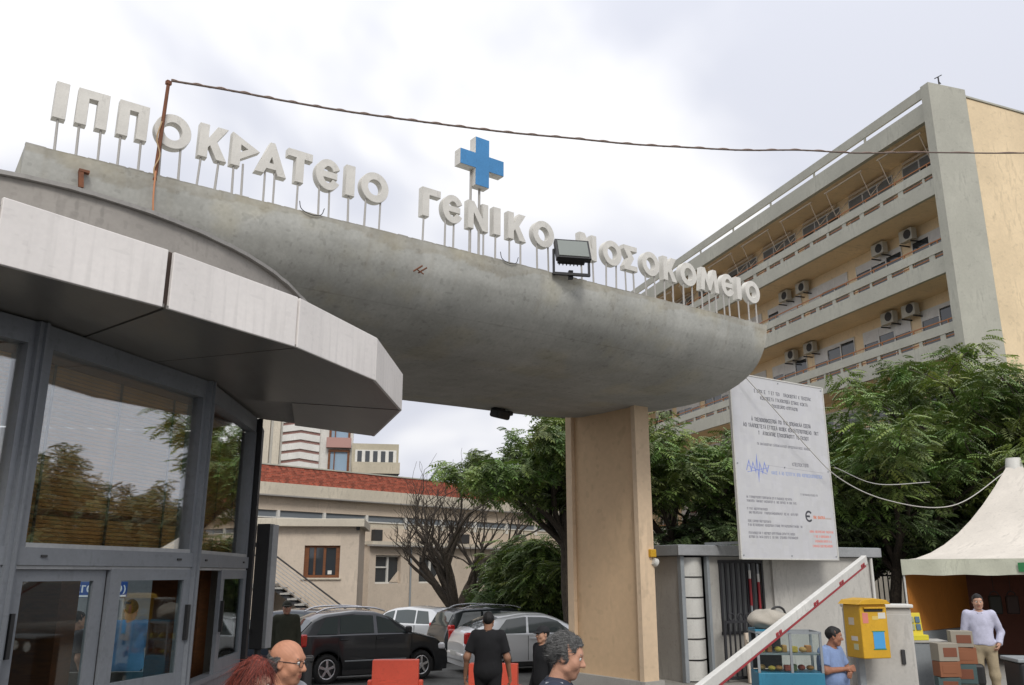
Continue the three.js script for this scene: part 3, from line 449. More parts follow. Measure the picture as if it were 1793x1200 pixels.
// ---------- construction notice board ----------
{
  const t = thing('notice_board', 'large white printed notice board standing above the booth roof', 'notice board', [4.569, 0, -17.6], deg(33));
  const W = 3.05, H0 = 2.38, H1 = 6.22, cv = document.createElement('canvas'); cv.width = 1024; cv.height = 1290; const c = cv.getContext('2d');
  c.fillStyle = '#c9c9cb'; c.fillRect(0, 0, 1024, 1290);
  for (let i = 0; i < 900; i++) { const g = 190 + Math.floor(R(0, 26)); c.fillStyle = `rgba(${g},${g},${g + 2},0.25)`; const s = R(4, 70); c.fillRect(R(0, 1024), R(0, 1290), s, s * R(0.2, 2)); }
  // print too small to read in the photograph: rows of letter-like strokes
  const row = (x, y, w, h, col, lw = 3) => { c.strokeStyle = col; c.lineWidth = lw; h *= 0.78; let q = x; while (q < x + w) { if (rnd() < 0.12) { q += h * 0.6; continue; } const cw = h * R(0.4, 0.62), k = Math.floor(rnd() * 6); c.beginPath(); const T = y - h, Bm = y; if (k === 0) { c.moveTo(q, Bm); c.lineTo(q, T); c.lineTo(q + cw, T); c.lineTo(q + cw, Bm); } else if (k === 1) { c.ellipse(q + cw / 2, (T + Bm) / 2, cw / 2, h / 2, 0, 0, 6.3); } else if (k === 2) { c.moveTo(q, Bm); c.lineTo(q + cw / 2, T); c.lineTo(q + cw, Bm); } else if (k === 3) { c.moveTo(q + cw, T); c.lineTo(q, T); c.lineTo(q, Bm); c.lineTo(q + cw, Bm); c.moveTo(q, (T + Bm) / 2); c.lineTo(q + cw * 0.8, (T + Bm) / 2); } else if (k === 4) { c.moveTo(q + cw / 2, T); c.lineTo(q + cw / 2, Bm); c.moveTo(q, T); c.lineTo(q + cw, T); } else { c.moveTo(q, T); c.lineTo(q, Bm); c.moveTo(q + cw, T); c.lineTo(q, (T + Bm) / 2); c.lineTo(q + cw, Bm); } c.stroke(); q += cw + h * 0.2; } };
  const dk = '#6b6b70', gr = '#8a8a8f';
  row(250, 118, 620, 30, dk, 5); row(310, 166, 520, 30, dk, 5); row(430, 212, 280, 28, dk, 5);
  row(200, 330, 640, 32, dk, 6); row(110, 378, 810, 32, dk, 6); row(260, 426, 540, 32, dk, 6); row(240, 500, 580, 20, gr, 4);
  row(600, 628, 170, 30, gr, 5); c.strokeStyle = '#9a9aa0'; c.lineWidth = 2; c.beginPath(); c.moveTo(300, 640); c.lineTo(940, 660); c.stroke();
  c.strokeStyle = '#7f8fd0'; c.lineWidth = 7; c.beginPath(); [[110, 690], [140, 620], [160, 690], [180, 630], [205, 695], [222, 590], [232, 740], [250, 630], [275, 700], [300, 625], [322, 690], [345, 640]].forEach(([x, y], i) => (i ? c.lineTo(x, y) : c.moveTo(x, y))); c.stroke(); c.lineWidth = 4; c.beginPath(); c.moveTo(120, 700); c.lineTo(330, 660); c.moveTo(130, 655); c.lineTo(320, 705); c.stroke();
  row(370, 702, 560, 28, '#8fa0cc', 4); row(660, 838, 190, 16, gr, 3);
  for (const [y, w] of [[880, 470], [906, 520], [960, 200], [986, 520], [1044, 230], [1070, 560], [1124, 470], [1150, 500]]) row(90, y, w, 18, gr, 4);
  c.strokeStyle = '#44444a'; c.lineWidth = 14; c.beginPath(); c.arc(735, 985, 34, 0.7, 5.6); c.moveTo(700, 985); c.lineTo(745, 985); c.stroke(); row(785, 1000, 130, 24, '#d88468', 5); row(915, 1000, 70, 12, '#b8a8a0', 3);
  for (const [y, x, w] of [[1100, 730, 260], [1134, 770, 190], [1168, 780, 180], [1202, 750, 220]]) row(x, y, w, 18, '#dd8f86', 4);
  const tx = new THREE.CanvasTexture(cv); tx.colorSpace = THREE.SRGBColorSpace; tx.anisotropy = 8;
  obj('board', rboxG(W, H1 - H0, 0.05, 0.008, W / 2, (H0 + H1) / 2, -0.03), M.whiteMetal, t);
  for (const x of [0.08, W / 2, W - 0.08]) for (const y of [H0 + 0.08, (H0 + H1) / 2, H1 - 0.08]) obj('bolt', new THREE.CylinderGeometry(0.016, 0.016, 0.012, 10).rotateX(Math.PI / 2).translate(x, y, 0.003), M.greyPaint, t);
  obj('edge_trim', [boxG(0.03, H1 - H0, 0.02, 0.012, (H0 + H1) / 2, 0.0), boxG(0.03, H1 - H0, 0.02, W - 0.012, (H0 + H1) / 2, 0.0), boxG(W - 0.07, 0.025, 0.02, W / 2, H0 + 0.01, 0.0), boxG(W - 0.07, 0.025, 0.02, W / 2, H1 - 0.01, 0.0)], M.whiteMetal, t);
  obj('printed_sheet', new THREE.PlaneGeometry(W - 0.02, H1 - H0 - 0.02).translate(W / 2, (H0 + H1) / 2, -0.0015), MS({ map: tx, color: rgb(0.92, 0.92, 0.92), roughness: 0.45 }), t);
  for (const x of [0.25, W - 0.25]) { obj('mast', boxG(0.08, 3.8, 0.08, x, 4.3, -0.1), M.greyPaint, t); obj('roof_arm', boxG(0.06, 0.06, 1.1, x, 2.71, -0.65), M.greyPaint, t); }
  for (const y of [2.7, 4.3, 5.9]) obj('rail', boxG(W - 0.2, 0.06, 0.04, W / 2, y, -0.08), M.greyPaint, t);
  const wire = obj('tent_wire', tubeG([[4.85, 6.15, -17.55], [5.6, 5.45, -17.95], [6.5, 4.65, -18.55], [7.15, 4.18, -19.0], [8.6, 3.75, -20], [10.8, 3.72, -21.2], [12.7, 4.7, -21.9]], 0.012, 60, 5), flat(0.5, 0.48, 0.45)); tag(wire, 'pale wire sagging from the notice board to the tent top', 'wire');
  const w2 = obj('tent_wire', tubeG([[7.2, 4.4, -19.2], [8.6, 4.15, -20.4], [10.4, 4.3, -21.5]], 0.01, 40, 5), flat(0.45, 0.44, 0.42)); tag(w2, 'short pale wire running from the notice board into the trees', 'wire');
}
// ---------- metal booth behind the pillar ----------
{
  const t = thing('guard_booth', 'low metal booth with a flat grey roof and a barred window', 'booth', [3.5, 0, -18.2], deg(25.9));   // local x along the front
  obj('roof', [rboxG(5.75, 0.22, 3.0, 0.015, 2.72, 2.57, -1.4)], M.greyPaint, t); obj('roof_edge', rboxG(5.78, 0.2, 0.02, 0.004, 2.72, 2.57, 0.115), M.aluPale, t);
  obj('side_wall', [spanG(0.0, 0.06, 0, 2.45, -2.8, -0.12)], M.greyWall, t);
  for (let k = 0; k < 6; k++) { // bulging ribbed sheets
    const y0 = 0.02 + k * 0.405, rows = []; for (const y of [y0, y0 + 0.385]) { const r = []; for (let i = 0; i <= 14; i++) { const a = (i / 14) * Math.PI; r.push(V(0.06 + 0.56 * (i / 14), y, -0.16 + 0.15 * Math.sin(a))); } rows.push(r); }
    obj('ribbed_sheet', quadsG(rows), M.whiteMetal, t); obj('rib', shapeG([[0.05, -0.19], ...Array.from({ length: 13 }, (_, i) => [0.06 + 0.56 * i / 12, -0.15 + 0.16 * Math.sin(i / 12 * Math.PI)]), [0.63, -0.19]], 0.02).rotateX(-Math.PI / 2).scale(1, 1, -1).translate(0, y0 + 0.385, 0), M.dark, t);
  }
  obj('corner_post', spanG(-0.04, 0.05, 0, 2.45, -0.11, 0.0), M.greyPaint, t); obj('corner_post', spanG(0.63, 0.7, 0, 2.45, -0.1, 0.0), M.greyPaint, t);
  obj('front_wall', [spanG(0.7, 0.98, 0, 2.45, -0.14, -0.06), spanG(0.98, 2.15, 0, 0.9, -0.14, -0.06), spanG(0.98, 2.15, 2.37, 2.45, -0.14, -0.06), spanG(2.15, 2.4, 0, 2.45, -0.14, -0.06)], M.greyWall, t);
  obj('window_pane', spanG(0.98, 2.15, 0.9, 2.37, -0.135, -0.125), flat(0.16, 0.165, 0.165, 0.35), t);
  obj('front_wall', spanG(2.4, 5.35, 0, 2.45, -0.12, -0.0), M.greyRender, t);
  obj('rear_wall', spanG(0.06, 5.35, 0, 2.45, -2.82, -2.72), M.greyWall, t); obj('side_wall', spanG(5.35, 5.43, 0, 2.45, -2.8, -0.02), M.dark, t);
  const fr = obj('window_grille', [spanG(0.96, 2.17, 2.32, 2.38, -0.055, -0.03), spanG(0.96, 2.17, 0.88, 0.94, -0.055, -0.03)], M.blackBars, t);
  for (let k = 0; k < 9; k++) obj('bar', boxG(0.05, 1.4, 0.03, 1.0 + k * 0.142, 1.63, -0.04), M.blackBars, fr);
  obj('downpipe', rodG([5.32, 2.45, 0.06], [5.32, 0, 0.06], 0.035), M.white, t);
  for (const [x, y] of [[1.75, 1.75], [1.98, 1.68]]) { const p = thing('striped_pole', x < 1.9 ? 'thin pole with worn red bands leaning behind the window bars' : 'pole with a wide red band and white tip behind the window bars', 'pole', [3.5 + Math.cos(deg(25.9)) * x - Math.sin(deg(25.9)) * 0.0, 0, -18.2 - Math.sin(deg(25.9)) * x + 0.01], 0.45); obj('shaft', rodG([0, 0.02, 0], [0.0, 2.3, -0.004], 0.024), M.greyPaint, p); obj('red_band', rodG([0, y - 0.3, 0], [0, y + 0.25, -0.002], 0.028), M.red, p); obj('white_band', rodG([0, y + 0.25, 0], [0, y + 0.42, -0.002], 0.028), M.white, p); }
  const at = (x, z) => [3.5 + Math.cos(deg(25.9)) * x + Math.sin(deg(25.9)) * z, 0, -18.2 - Math.sin(deg(25.9)) * x + Math.cos(deg(25.9)) * z];
  const g = thing('grille_gate', 'low black iron grille leaning against the booth below its window', 'grille', at(0.75, 0.3), deg(25.9)); obj('frame', [boxG(1.4, 0.05, 0.04, 0.7, 1.15, 0), boxG(1.4, 0.05, 0.04, 0.7, 0.08, 0), boxG(0.05, 1.15, 0.04, 0, 0.6, 0), boxG(0.05, 1.15, 0.04, 1.4, 0.6, 0)], M.blackBars, g); for (let k = 1; k < 11; k++) obj('bar', boxG(0.03, 1.1, 0.025, k * 0.128, 0.6, 0), M.blackBars, g); obj('scroll', [0, 1, 2].map((k) => new THREE.TorusGeometry(0.07, 0.016, 6, 14).translate(0.2 + k * 0.22, 1.24, 0)), M.blackBars, g);
  const b = thing('pale_panel', 'pale beige sheet standing in front of the iron grille', 'panel', at(1.1, 0.55), deg(24)); obj('sheet', rboxG(0.68, 0.95, 0.06, 0.01, 0.3, 0.475, 0, 0, -0.05), M.plaster, b); obj('batten', boxG(0.68, 0.05, 0.03, 0.3, 0.8, 0.04, 0, -0.05), M.plasterPale, b);
}
// dark fence behind the booth and stall
{
  const t = thing('iron_fence', 'dark iron railing fence behind the booth and stall', 'fence', [7.2, 0, -26.5], deg(3));
  obj('rail', boxG(14, 0.05, 0.04, 7, 2.05, 0), M.blackBars, t); obj('rail', boxG(14, 0.05, 0.04, 7, 0.3, 0), M.blackBars, t);
  for (let k = 0; k < 90; k++) obj('bar', boxG(0.03, 2.15, 0.025, 0.08 + k * 0.155, 1.08, 0), M.blackBars, t);
}
// ---------- barrier arm ----------
{
  const A = V(1.33, 1.12, -7.1), B = V(4.39, 2.245, -11.02);
  const t = thing('barrier_gate', 'white and red barrier arm raised aslant from its cabinet', 'barrier', [A.x, groundY(-7.1), A.z], Math.atan2(-(B.z - A.z), B.x - A.x));
  const run = Math.hypot(B.x - A.x, B.z - A.z), y0 = A.y - groundY(-7.1), y1 = B.y - groundY(-7.1), a = Math.atan2(y1 - y0, run), len = Math.hypot(run, y1 - y0);
  const put = (g) => g.rotateZ(a).translate(0, y0, 0);
  obj('arm', put(rboxG(len + 0.4, 0.1, 0.06, 0.008, len / 2 - 0.2, 0.02, 0)), M.white, t);
  obj('red_edge', put(rboxG(len + 0.3, 0.02, 0.064, 0.004, len / 2 - 0.2, -0.041, 0)), M.red, t);
  for (const q of [0.38, 0.6, 0.78, 0.955]) for (const d of [0, 0.085]) obj('reflector', put(rboxG(0.06, 0.034, 0.012, 0.004, len * q + d, -0.004, 0.032)), M.red, t);
  obj('tip_cap', put(rboxG(0.03, 0.104, 0.064, 0.006, len + 0.012, 0.02, 0)), M.whiteMetal, t);
  obj('cabinet', rboxG(0.4, 1.15, 0.34, 0.02, -0.1, 0.575, -0.22), M.yellow, t); obj('hub', new THREE.CylinderGeometry(0.09, 0.09, 0.12, 18).rotateX(Math.PI / 2).translate(0, y0, -0.06), M.dark, t);
  obj('counterweight', put(rboxG(0.3, 0.16, 0.12, 0.01, -0.4, 0.02, 0)), M.dark, t);
}
// ---------- yellow post box, cabinet ----------
{
  const t = thing('utility_cabinet', 'pale grey utility cabinet standing behind the yellow post box', 'cabinet', [5.38, 0, -13.25], deg(-12));
  obj('carcass', rboxG(0.9, 1.62, 0.36, 0.03, 0, 0.81, -0.02), M.greyRender, t); obj('lid', rboxG(0.95, 0.05, 0.42, 0.015, 0, 1.645, 0), M.white, t); obj('door', rboxG(0.84, 1.42, 0.02, 0.008, 0, 0.82, 0.165), M.greyRender, t); obj('handle', rboxG(0.055, 0.2, 0.035, 0.01, 0.27, 0.95, 0.19), M.dark, t);
  const p = thing('post_box', 'yellow post box plastered with stickers and a blue notice', 'post box', [5.04, 0, -12.82], deg(15));
  obj('body', rboxG(0.44, 0.72, 0.38, 0.015, 0, 1.32, 0), M.yellow, p);
  obj('lid', shapeG([[-0.26, 0], [0.26, 0], [0.2, 0.05], [0, 0.075], [-0.2, 0.05]], 0.46, 0.006).translate(0, 1.685, -0.23), M.yellow, p);
  obj('slot', rboxG(0.3, 0.035, 0.02, 0.006, 0, 1.6, 0.19), M.black, p); obj('flap', rboxG(0.34, 0.02, 0.05, 0.005, 0, 1.635, 0.205), M.yellow, p);
  obj('bracket', [spanG(-0.08, 0.08, 1.0, 1.6, -0.25, -0.185), spanG(-0.05, 0.05, 0.02, 1.0, -0.24, -0.18)], M.greyPaint, p);
  const bn = obj('blue_notice', rboxG(0.18, 0.22, 0.006, 0.002, 0.05, 1.2, 0.193), flat(0.06, 0.3, 0.6), p); obj('notice_frame', [boxG(0.21, 0.012, 0.006, 0.05, 1.318, 0.192), boxG(0.21, 0.012, 0.006, 0.05, 1.082, 0.192)], flat(0.02, 0.2, 0.12), p);
  const st = [[0.09, 0.14, -0.14, 1.5, 0.19, 0, [0.6, 0.2, 0.16]], [0.12, 0.08, 0.13, 1.53, 0.19, 0, [0.6, 0.58, 0.52]], [0.1, 0.05, 0.02, 1.5, 0.19, 0, [0.62, 0.45, 0.12]], [0.12, 0.1, -0.22, 1.45, -0.02, 1, [0.55, 0.48, 0.38]], [0.14, 0.06, -0.22, 1.22, 0.02, 1, [0.6, 0.56, 0.5]], [0.1, 0.08, -0.22, 1.11, 0.04, 1, [0.5, 0.5, 0.3]]];
  for (const [w, h, x, y, z, s, c] of st) obj('sticker', s ? boxG(0.005, h, w, x, y, z) : boxG(w, h, 0.005, x, y, z), flat(...c), p);
}
// ---------- blue snack cart with a glass case, sack on top ----------
{
  const t = thing('snack_cart', 'blue snack cart with a glazed case of goods', 'cart', [3.72, 0, -12.35], deg(-4)); t.scale.set(0.9, 1, 0.95);
  obj('cabinet', rboxG(0.96, 0.66, 0.55, 0.012, 0, 0.5, 0), M.cyan, t);
  obj('case_frame', [[-0.46, 0.26], [0.46, 0.26], [-0.46, -0.26], [0.46, -0.26], [0.02, 0.26]].map(([x, z]) => boxG(0.035, 0.5, 0.03, x, 1.08, z)).concat([boxG(0.96, 0.03, 0.03, 0, 1.335, 0.26), boxG(0.96, 0.03, 0.03, 0, 1.335, -0.26), boxG(0.03, 0.03, 0.5, -0.46, 1.335, 0), boxG(0.03, 0.03, 0.5, 0.46, 1.335, 0)]), M.greyPaint, t);
  obj('panel', rboxG(0.44, 0.48, 0.02, 0.004, -0.22, 1.08, -0.255), M.dark, t);
  obj('pane', spanG(-0.44, 0.0, 0.84, 1.32, 0.255, 0.259), M.clearGlass, t); obj('pane', spanG(0.04, 0.44, 0.84, 1.32, 0.255, 0.259), M.clearGlass, t);
  obj('shelf', rboxG(0.92, 0.02, 0.48, 0.004, 0, 1.06, 0), M.greyPaint, t); obj('top', rboxG(0.5, 0.03, 0.52, 0.006, -0.23, 1.36, 0), M.cyan, t);
  for (const x of [-0.36, 0.36]) { const w = obj('wheel', new THREE.CylinderGeometry(0.16, 0.16, 0.05, 24).rotateX(Math.PI / 2).translate(x, 0.16, 0.2), M.rubber, t); obj('hub', new THREE.CylinderGeometry(0.07, 0.07, 0.06, 16).rotateX(Math.PI / 2).translate(x, 0.16, 0.205), M.chrome, w); const w2 = obj('wheel', new THREE.CylinderGeometry(0.16, 0.16, 0.05, 24).rotateX(Math.PI / 2).translate(x, 0.16, -0.2), M.rubber, t); }
  // rolls and packets on the shelves, each its own thing
  const cols = [[0.5, 0.22, 0.06], [0.6, 0.34, 0.1], [0.45, 0.18, 0.05], [0.6, 0.42, 0.06], [0.16, 0.2, 0.08], [0.5, 0.1, 0.06]];
  const ca = Math.cos(deg(-4)), sa = Math.sin(deg(-4)); let q = 0;
  for (const y of [0.832, 1.072]) for (let i = 0; i < 7; i++) { const x = -0.32 + i * 0.105, z = R(-0.05, 0.12), w = (rnd() < 0.5 ? new THREE.SphereGeometry(0.05, 12, 8).scale(1, R(0.6, 0.85), 1.3) : rboxG(R(0.06, 0.09), R(0.07, 0.1), R(0.08, 0.12), 0.012)); const o = obj('bread_roll', w.translate(0, 0.042, 0), flat(...cols[Math.floor(rnd() * (y > 1 ? 4 : 6))])); o.position.set(3.72 + x * ca + z * sa, y, -12.35 - x * sa + z * ca); tag(o, y > 1 ? 'baked roll on the upper shelf of the blue cart' : 'wrapped snack on the floor of the blue cart case', y > 1 ? 'roll' : 'snack', y > 1 ? 'rolls on the cart shelf' : 'snacks in the cart case'); }
  const sk = new THREE.SphereGeometry(0.22, 28, 20), p = sk.attributes.position; for (let i = 0; i < p.count; i++) { const x = p.getX(i), y = p.getY(i), z = p.getZ(i), n = 1 + 0.22 * (vnoise(x * 9 + 20, y * 9 + z * 7 + 20, 99, 3) - 0.5) + 0.1 * (vnoise(x * 22 + 20, z * 22 + 20, 99, 5) - 0.5); p.setXYZ(i, x * n * 1.3, Math.max(-0.11, y * n * 0.68), z * n); } sk.computeVertexNormals();
  const bag = thing('cloth_sack', 'crumpled pale cloth sack lying on the blue cart', 'sack', [3.53, 1.376, -12.35], 0.2); obj('sack_body', sk.translate(0, 0.11, 0), tinted(rgb(0.45, 0.42, 0.37), dirtTex, 0.4)  , bag); obj('dark_strap', [new THREE.TorusGeometry(0.12, 0.016, 6, 20, 3.3).rotateX(0.3).translate(0.1, 0.17, 0.05)], M.dark, bag);
}
// ---------- stall with the peaked tent ----------
{
  const t = thing('tent_stall', 'street stall under a peaked off-white tent with a pale valance', 'stall', [12.8, 0, -21.9], deg(-30));
  const hw = 2.63, hd = 2.63, y0 = 2.41, ex = -0.05;
  // concave peaked roof, four gores
  const peak = V(0, 4.7, 0);
  for (const [p, q] of [[[-hw, hd], [hw + ex + 0.05, hd]], [[hw + ex + 0.05, hd], [hw + ex + 0.05, -hd]], [[hw + ex + 0.05, -hd], [-hw, -hd]], [[-hw, -hd], [-hw, hd]]]) {
    const rows = []; for (let j = 0; j <= 8; j++) { const k = j / 8, r = []; for (let i = 0; i <= 10; i++) { const x = mix(p[0], q[0], i / 10), z = mix(p[1], q[1], i / 10), s = 1 - k, sag = -0.28 * Math.sin(k * Math.PI) * (0.8 + 0.2 * Math.cos((i / 10 - 0.5) * 6)); r.push(V(mix(peak.x, x, s * 0.93 + 0.07), mix(y0, peak.y, Math.pow(k, 1.75)) + sag * 0.25, mix(peak.z, z, s * 0.93 + 0.07))); } rows.push(r); }
    obj('roof_gore', quadsG(rows), M.canvas, t);
  }
  obj('roof_cap', [rodG([peak.x, peak.y - 0.22, peak.z], [peak.x, peak.y + 0.25, peak.z], 0.24, 0.17, 12)], M.white, t);
  const wavy = (x0, z0, x1, z1) => { const rows = []; for (const y of [y0 + 0.02, y0 - 0.16, y0 - 0.34]) { const r = []; for (let i = 0; i <= 24; i++) { const k = i / 24, o = 0.018 * Math.sin(i * 1.9) * (y0 - y + 0.05) * 4; r.push(V(mix(x0, x1, k) + (x0 === x1 ? o : 0), y + (y < y0 - 0.2 ? 0.012 * Math.sin(i * 1.3) : 0), mix(z0, z1, k) + (x0 === x1 ? 0 : o))); } rows.push(r); } return quadsG(rows); };
  obj('valance', wavy(-hw, hd, hw + ex + 0.05, hd), M.valance, t); obj('valance', wavy(-hw, -hd, -hw, hd), M.valance, t); obj('valance', wavy(hw + ex + 0.05, -hd, hw + ex + 0.05, hd), M.valance, t);
  obj('green_patch', boxG(0.42, 0.2, 0.006, -0.02, y0 - 0.17, hd + 0.06), flat(0.02, 0.16, 0.05), t);
  for (const [x, z] of [[-hw + 0.03, hd - 0.05], [hw + ex, hd - 0.05], [-hw + 0.03, -hd + 0.05], [hw + ex, -hd + 0.05]]) obj('pole', rodG([x, 0, z], [x, y0, z], 0.025, 0.025, 10), M.whiteMetal, t);
  obj('orange_side', rboxG(0.03, 1.6, 3.6, 0.005, -2.04, 1.58, 0.7, deg(-17.6)), M.orange, t); obj('low_wall', rboxG(0.05, 0.77, 3.6, 0.005, -2.04, 0.386, 0.7, deg(-17.6)), M.greyPaint, t);
  obj('back_sheet', spanG(-hw + 0.1, hw + ex - 0.05, 0, 2.25, -hd + 0.08, -hd + 0.1), tinted(rgb(0.2, 0.075, 0.05), dirtTex, 2), t); obj('side_sheet', spanG(hw + ex - 0.08, hw + ex - 0.05, 0, 2.25, -hd + 0.1, hd - 0.1), tinted(rgb(0.2, 0.075, 0.05), dirtTex, 2), t);
  const ct = thing('grey_counter', 'plain grey counter before the orange stall side', 'counter', [6.3, 0, -14.05], deg(-8)); obj('carcass', rboxG(0.72, 1.08, 0.5, 0.01, 0, 0.54, 0), M.greyPaint, ct); obj('top', rboxG(0.76, 0.03, 0.54, 0.006, 0, 1.096, 0), M.greyWall, ct);
  const at = (x, z) => { const a = deg(-3), c = Math.cos(a), s = Math.sin(a); return [7.9 + x * c + z * s, -15.1 - x * s + z * c]; };
  const y = thing('yellow_display', 'bright yellow display card of small goods by the orange stall side', 'display', [6.2, 1.112, -13.98], deg(8));
  obj('card', rboxG(0.34, 0.4, 0.03, 0.01, 0, 0.2, 0, 0, -0.12), flat(0.62, 0.5, 0.04), y); obj('tray', rboxG(0.38, 0.08, 0.14, 0.01, 0, 0.04, 0.06), flat(0.6, 0.52, 0.03), y);
  for (let k = 0; k < 6; k++) obj('packet', rboxG(0.075, 0.09, 0.012, 0.004, -0.1 + (k % 3) * 0.1, 0.19 + Math.floor(k / 3) * 0.11, 0.03 + (k > 2 ? -0.012 : 0), 0, -0.12), flat(...[[0.05, 0.08, 0.08], [0.3, 0.32, 0.2], [0.08, 0.14, 0.2]][k % 3]), y);
  // stacked boxes and magazines
  const pal = [[0.18, 0.06, 0.03], [0.06, 0.1, 0.1], [0.2, 0.14, 0.08], [0.04, 0.08, 0.11], [0.24, 0.09, 0.04], [0.14, 0.14, 0.12], [0.07, 0.07, 0.06], [0.28, 0.25, 0.2]];
  const names = ['rust red', 'dark teal', 'tan', 'deep blue', 'orange', 'grey', 'black', 'cream']; const pos = ['bottom', 'second', 'third', 'fourth', 'fifth', 'top'];
  for (const [col, cx, cz] of [['stack beside the counter', 6.33, -13.3], ['stack farther from the counter', 6.7, -13.5]]) { let h = 0; for (let k = 0; k < 6; k++) { const hh = k < 2 ? R(0.1, 0.16) : R(0.2, 0.28), ci = (k * 3 + (cx > 6.8 ? 1 : 0)) % 8; const b = thing('goods_box', `${names[ci]} box, ${pos[k]} of the ${col}`, 'box', [cx + R(-0.02, 0.02), h, cz], R(-0.25, 0.25), 'boxes stacked at the stall'); obj('carton', rboxG(0.3, hh - 0.006, 0.24, 0.006, 0, hh / 2, 0), flat(...pal[ci]), b); obj('label', rboxG(0.2, hh * 0.5, 0.006, 0.002, R(-0.03, 0.03), hh / 2, 0.121), flat(...pal[(ci + 4 + k) % 8]), b); h += hh; } }
  // dark cooler with round white lids
  const c = thing('dark_cooler', 'black cooler with round white lids beside the stall front', 'cooler', [7.25, 0, -12.3], deg(-8)); obj('tub', rboxG(0.95, 0.96, 0.55, 0.04, 0, 0.48, 0), M.black, c); obj('rim', rboxG(1.0, 0.05, 0.6, 0.015, 0, 0.98, 0), M.greyPaint, c); for (const [x, yy] of [[-0.3, 0.82], [0.02, 0.84], [0.32, 0.8]]) obj('round_lid', new THREE.CylinderGeometry(0.085, 0.085, 0.03, 22).rotateX(Math.PI / 2).translate(x, yy, 0.28), M.white, c);
  for (let k = 0; k < 5; k++) { const j = thing('hanging_bag', 'dark hanging bag under the tent roof', 'bag', [12.1 + k * 0.46, 1.1, -22.4 + k * 0.24 - (k % 2) * 0.3], R(-0.3, 0.3), 'bags hanging inside the stall'); obj('pouch', rboxG(0.3, 0.45, 0.14, 0.05, 0, 0.25, 0), flat(0.03 + 0.02 * (k % 3), 0.03, 0.025), j); obj('strap', new THREE.TorusGeometry(0.1, 0.012, 6, 16, Math.PI).translate(0, 0.47, 0), M.dark, j); obj('hook_line', rodG([0, 0.57, 0], [0, 1.3, 0], 0.006), M.dark, j); }
}
